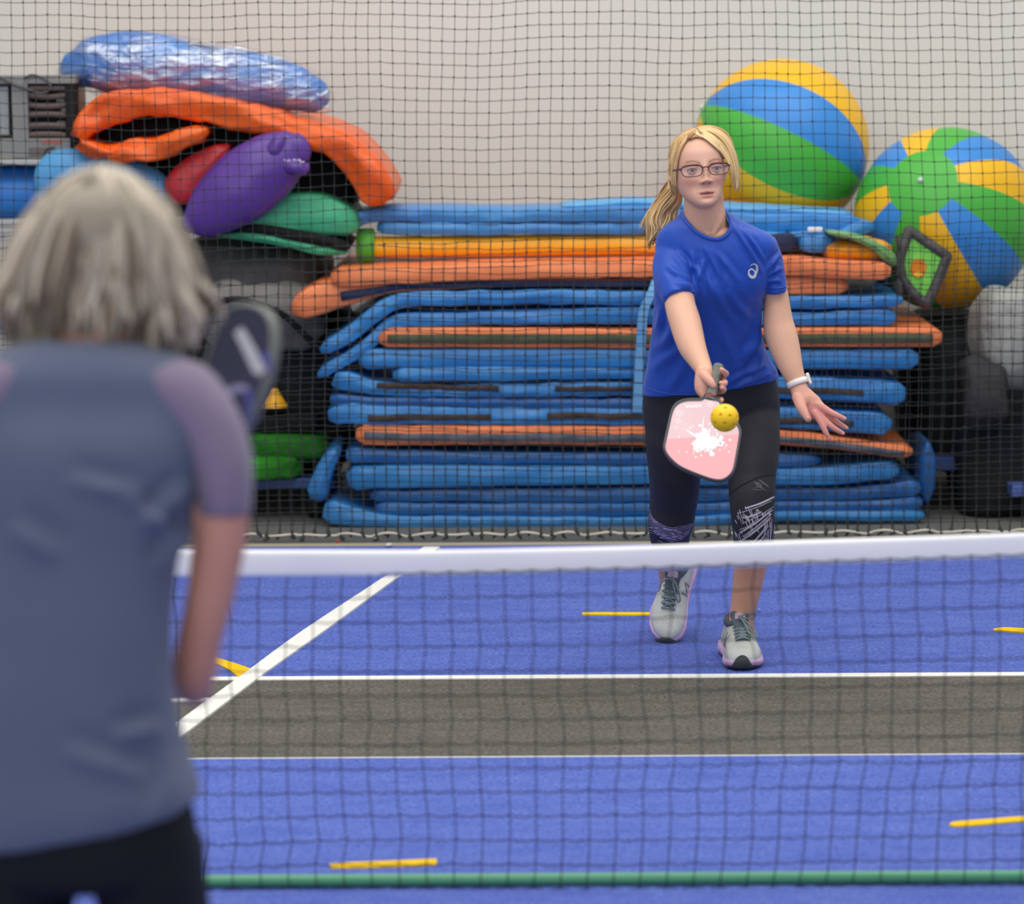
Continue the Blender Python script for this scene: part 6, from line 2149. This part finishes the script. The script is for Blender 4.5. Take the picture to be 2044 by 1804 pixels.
# top: torso shell and the two lilac sleeves
tops = [ring_loft([(172, 676, 95, 0.14, 0.072, 0), (172, 690, 150, 0.13, 0.084, 0), (172, 710, 196, 0.12, 0.096, 0), (174, 742, 236, 0.11, 0.106, 0), (176, 800, 262, 0.10, 0.114, 0), (176, 880, 244, 0.07, 0.124, 0), (170, 980, 226, 0.05, 0.128, 0), (160, 1090, 206, 0.03, 0.126, 0), (152, 1240, 192, 0.0, 0.126, 0),
                   (152, 1380, 198, -0.02, 0.132, 0), (160, 1500, 212, -0.03, 0.142, 0), (168, 1580, 224, -0.04, 0.150, -24), (172, 1625, 228, -0.04, 0.152, -42), (172, 1634, 226, -0.04, 0.150, -44)], YW, 5, 56, 0.9)]
tv2, tf2, tn2 = remesh(tops, 0.006, 5, 0.5)
pp2 = proj(tv2)
d2 = np.zeros(len(tv2))
for (x1, y1, x2, y2, w, a) in ((380, 960, 280, 1060, 16, 9), (400, 1020, 310, 1140, 14, 10), (360, 1080, 250, 1000, 16, 7), (300, 1000, 130, 960, 20, 6), (330, 1450, 220, 1480, 18, 6), (300, 1560, 120, 1500, 22, 6), (350, 1500, 330, 1640, 20, 6), (120, 1120, 20, 1050, 22, 6)):
    d = np.array((x2 - x1, y2 - y1), float)
    L = np.linalg.norm(d)
    d /= L
    r = pp2 - np.array((x1, y1))
    t = (r @ d) / L
    s_ = r @ np.array((-d[1], d[0]))
    tp = np.clip(1 - np.abs(2 * t - 1), 0, 1) ** 0.6 * ((t > 0) & (t < 1))
    d2 += a * 0.0018 * tp * (np.exp(-(s_ / w) ** 2) - 0.6 * np.exp(-((s_ - 1.9 * w) / w) ** 2))
for i in range(len(tv2)):
    p = tv2[i]
    d2[i] += 0.004 * mnoise.noise(Vector((p[0] * 9, p[1] * 6, p[2] * 7)))
mk('shirt', tv2 + tn2 * d2[:, None], tf2, M_wshirt, wp)
for nodes in ([(340, 770, 0.10, 66, 0.082), (374, 800, 0.085, 74, 0.080), (410, 850, 0.07, 72, 0.074), (438, 920, 0.055, 66, 0.070), (447, 980, 0.045, 58, 0.064), (450, 1030, 0.04, 52, 0.058)],
              [(20, 770, 0.10, 66, 0.082), (-12, 800, 0.085, 74, 0.080), (-55, 850, 0.07, 72, 0.074), (-82, 920, 0.06, 66, 0.070), (-94, 980, 0.06, 58, 0.064), (-98, 1030, 0.065, 54, 0.058)]):
    v, f, n_ = remesh([ptube(nodes, YW, 6, 32, rnd=False)], 0.006, 3, 0.5)
    for i in range(len(v)):
        p = v[i]
        v[i] += n_[i] * 0.004 * mnoise.noise(Vector((p[0] * 14, p[1] * 9, p[2] * 10)))
    mk('sleeve', v, f, M_wsleeve, wp, label='lilac sleeve')
tr_ = [ring_loft([(165, 1560, 205, -0.03, 0.135, 0), (168, 1640, 222, -0.03, 0.142, 0), (172, 1720, 232, -0.02, 0.142, 0), (174, 1745, 232, -0.01, 0.13, 0)], YW, 5, 44, 0.9)]
for sx in (-1, 1):
    x = 172 + sx * 124
    tr_.append(ptube([(x, 1690, -0.01, 112, 0.135), (x + sx * 4, 1760, 0.0, 112, 0.125), (x + sx * 22, 1860, 0.04, 104, 0.105), (x + sx * 22, 1980, 0.08, 90, 0.09), (x + sx * 20, 2150, 0.05, 80, 0.08), (x + sx * 16, 2350, 0.0, 68, 0.07), (x + sx * 14, 2500, -0.02, 56, 0.058)], YW, 5, 28, rnd=False))
v, f, n_ = remesh(tr_, 0.007, 4, 0.5)
mk('trousers', v, f, M_wpants, wp)
for sx in (-1, 1):
    c = P(172 + sx * 140, 2540, YW + 0.04)
    v, f = uvsphere((0, 0, 0), 1.0, 24, 14)
    v = np.sign(v) * np.abs(v) ** 0.8 * np.array((0.052, 0.14, 0.05)) + np.array((c[0], YW + 0.04, 0.056))
    v[:, 2] = np.maximum(v[:, 2], 0.0065)
    mk('shoe', v, f, M_wpants, wp)

# grey layered bob
M_whair = mat('grey_hair', rgb(190, 178, 160), 0.5, 0.35, attr='Col', bump=0.15, bscale=200, bdist=0.001)
hb2 = MB()
cz = np.array((0, 0.005, 0.10))
ext = np.array((1.10, 1.10, 1.08))
cfk2 = [q for q in hf if not any((hv[i, 2] < 0.03 and hv[i, 1] < 0.03) or (hv[i, 1] < -0.045 and hv[i, 2] < 0.165) for i in q)]
hb2.add((HB((hv - cz) * ext + cz), cfk2), np.array(rgb(150, 138, 122)))
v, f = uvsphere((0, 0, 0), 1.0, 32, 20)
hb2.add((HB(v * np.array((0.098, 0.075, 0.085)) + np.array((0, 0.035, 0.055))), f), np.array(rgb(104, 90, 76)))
for k in range(760):
    az = rng.uniform(0, 2 * math.pi)
    if math.cos(az) > 0.75 and rng.uniform() < 0.7:
        continue
    # az measured from the back of the head
    dx, dy = math.sin(az), math.cos(az)
    layer = rng.uniform(0.0, 1.0)
    zend = -0.020 + 0.11 * layer * rng.uniform(0.3, 1.0) - 0.020 * rng.uniform(0, 1)
    rmax = 0.106 + 0.011 * rng.uniform(-1, 1) + 0.004 * abs(dx)
    front = dy < -0.35
    ps = []
    ph = rng.uniform(0, 6.28)
    curl = rng.uniform(-0.03, 0.028)
    for t in np.linspace(0, 1, 14):
        z = 0.226 - (0.226 - zend) * t ** 1.15
        drop = 0.226 - z
        rr_ = (rmax / 0.108) * np.interp(drop, (0, 0.015, 0.053, 0.088, 0.137, 0.19, 0.24, 0.28), (0.006, 0.040, 0.076, 0.096, 0.116, 0.126, 0.114, 0.094))
        rr_ *= 1.0 if t < 0.75 else 1 + (t - 0.75) * 4 * curl / 0.1
        a = az + 0.10 * math.sin(ph + t * 5) * t
        ps.append((math.sin(a) * rr_ * 1.08, 0.012 + math.cos(a) * rr_ * 0.98, z + 0.004 * math.sin(t * 9 + ph)))
    ps = np.array(ps)
    if front:
        ps = ps[:9]
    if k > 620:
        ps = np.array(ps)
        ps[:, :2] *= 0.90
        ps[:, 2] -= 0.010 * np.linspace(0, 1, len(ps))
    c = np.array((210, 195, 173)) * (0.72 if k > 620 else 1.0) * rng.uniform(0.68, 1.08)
    if rng.uniform() < 0.25:
        c = np.array((124, 108, 90)) * rng.uniform(0.8, 1.1)
    rad = 0.0085 * np.interp(np.linspace(0, 1, len(ps)), (0, 0.3, 0.8, 1), (0.6, 1.0, 1.0, 0.35)) * rng.uniform(0.7, 1.25)
    hb2.add(tube(HB(ps), rad, rad * 0.8, seg=6, rnd=False), np.array(lin(tuple(np.clip(c / 255, 0, 1)))))
hb2.mk('hair', M_whair, wp)

# navy paddle held up beside the head
M_navyp = mat('navy_paddle_face', rgb(38, 40, 62), 0.45, 0.4, rgb(48, 52, 92), 4, 0.5)
pq = YW + 0.42
A0 = P(441, 880, pq)
axw = nrm(P(500, 640, pq + 0.03) - A0)
latw = nrm(P(560, 740, pq - 0.02) - P(430, 740, pq + 0.10))
pnw = nrm(np.cross(latw, axw))
if pnw[1] > 0:
    pnw = -pnw


def on_pw(px, py, off=0.0):
    d = ray(px, py)
    t = ((A0 + pnw * off - CAM_P) @ pnw) / (d @ pnw)
    return CAM_P + d * t


nav = empty('paddle', on_pw(480, 740), 'dark navy paddle with grey streak, held up by the grey-haired person', 'paddle')
OUTW = [(428, 862), (412, 840), (402, 806), (408, 760), (426, 700), (446, 650), (462, 622), (482, 612), (506, 612), (530, 622), (545, 644), (549, 676), (546, 716), (536, 758), (520, 800), (502, 838), (486, 866), (470, 884), (446, 884)]
o3 = np.array([on_pw(*q) for q in resample(OUTW + [OUTW[0]], 70)[:-1, :2]])
mk('blade', *poly_prism(o3, pnw, 0.014), M_navyp, nav, smooth=False)
lp = np.concatenate((o3, o3[:2]))
mk('edge_guard', *tube(lp, 0.0055, 0.0095, seg=10, ref=pnw, rnd=False), mat('pale_edge_guard', rgb(118, 122, 116), 0.45, 0.4), nav)


def pwflat(pts, off=0.0078):
    return poly_prism(np.array([on_pw(*q, off) for q in pts]), pnw, 0.0005)


mb = MB()
mb.add(pwflat([(468, 664), (482, 652), (492, 664), (512, 700), (530, 738), (520, 750), (506, 744), (488, 706)]))
mb.mk('streak_print', mat('grey_white_print', rgb(196, 196, 204), 0.5), nav, smooth=False)
mb = MB()
mb.add(pwflat([(520, 704), (536, 702), (544, 724), (538, 746), (528, 734)]))
mb.mk('violet_print', mat('violet_print', rgb(66, 60, 160), 0.5), nav, smooth=False)
arc_o = [(436, 806), (446, 782), (466, 768), (486, 766), (502, 778), (508, 800), (504, 832), (496, 852)]
arc_i = [(484, 852), (490, 828), (492, 804), (488, 788), (476, 782), (462, 788), (452, 802), (446, 814)]
mb = MB()
mb.add(pwflat(arc_o[:5] + arc_i[4:]))
mb.mk('arc_print', mat('lilac_print', rgb(146, 142, 176), 0.5), nav, smooth=False)
mb = MB()
mb.add(pwflat(arc_o[4:] + arc_i[:5]))
mb.mk('arc_print', mat('violet_print', rgb(72, 70, 150), 0.5), nav, smooth=False)
h1 = P(418, 1000, pq - 0.015)
h0 = on_pw(452, 878)
mk('handle', *tube(np.array([h0, h0 * 0.7 + h1 * 0.3, h0 * 0.3 + h1 * 0.7, h1]), (0.017, 0.0145, 0.0145, 0.0165), seg=12), mat('black_grip', rgb(30, 30, 34), 0.7), nav)
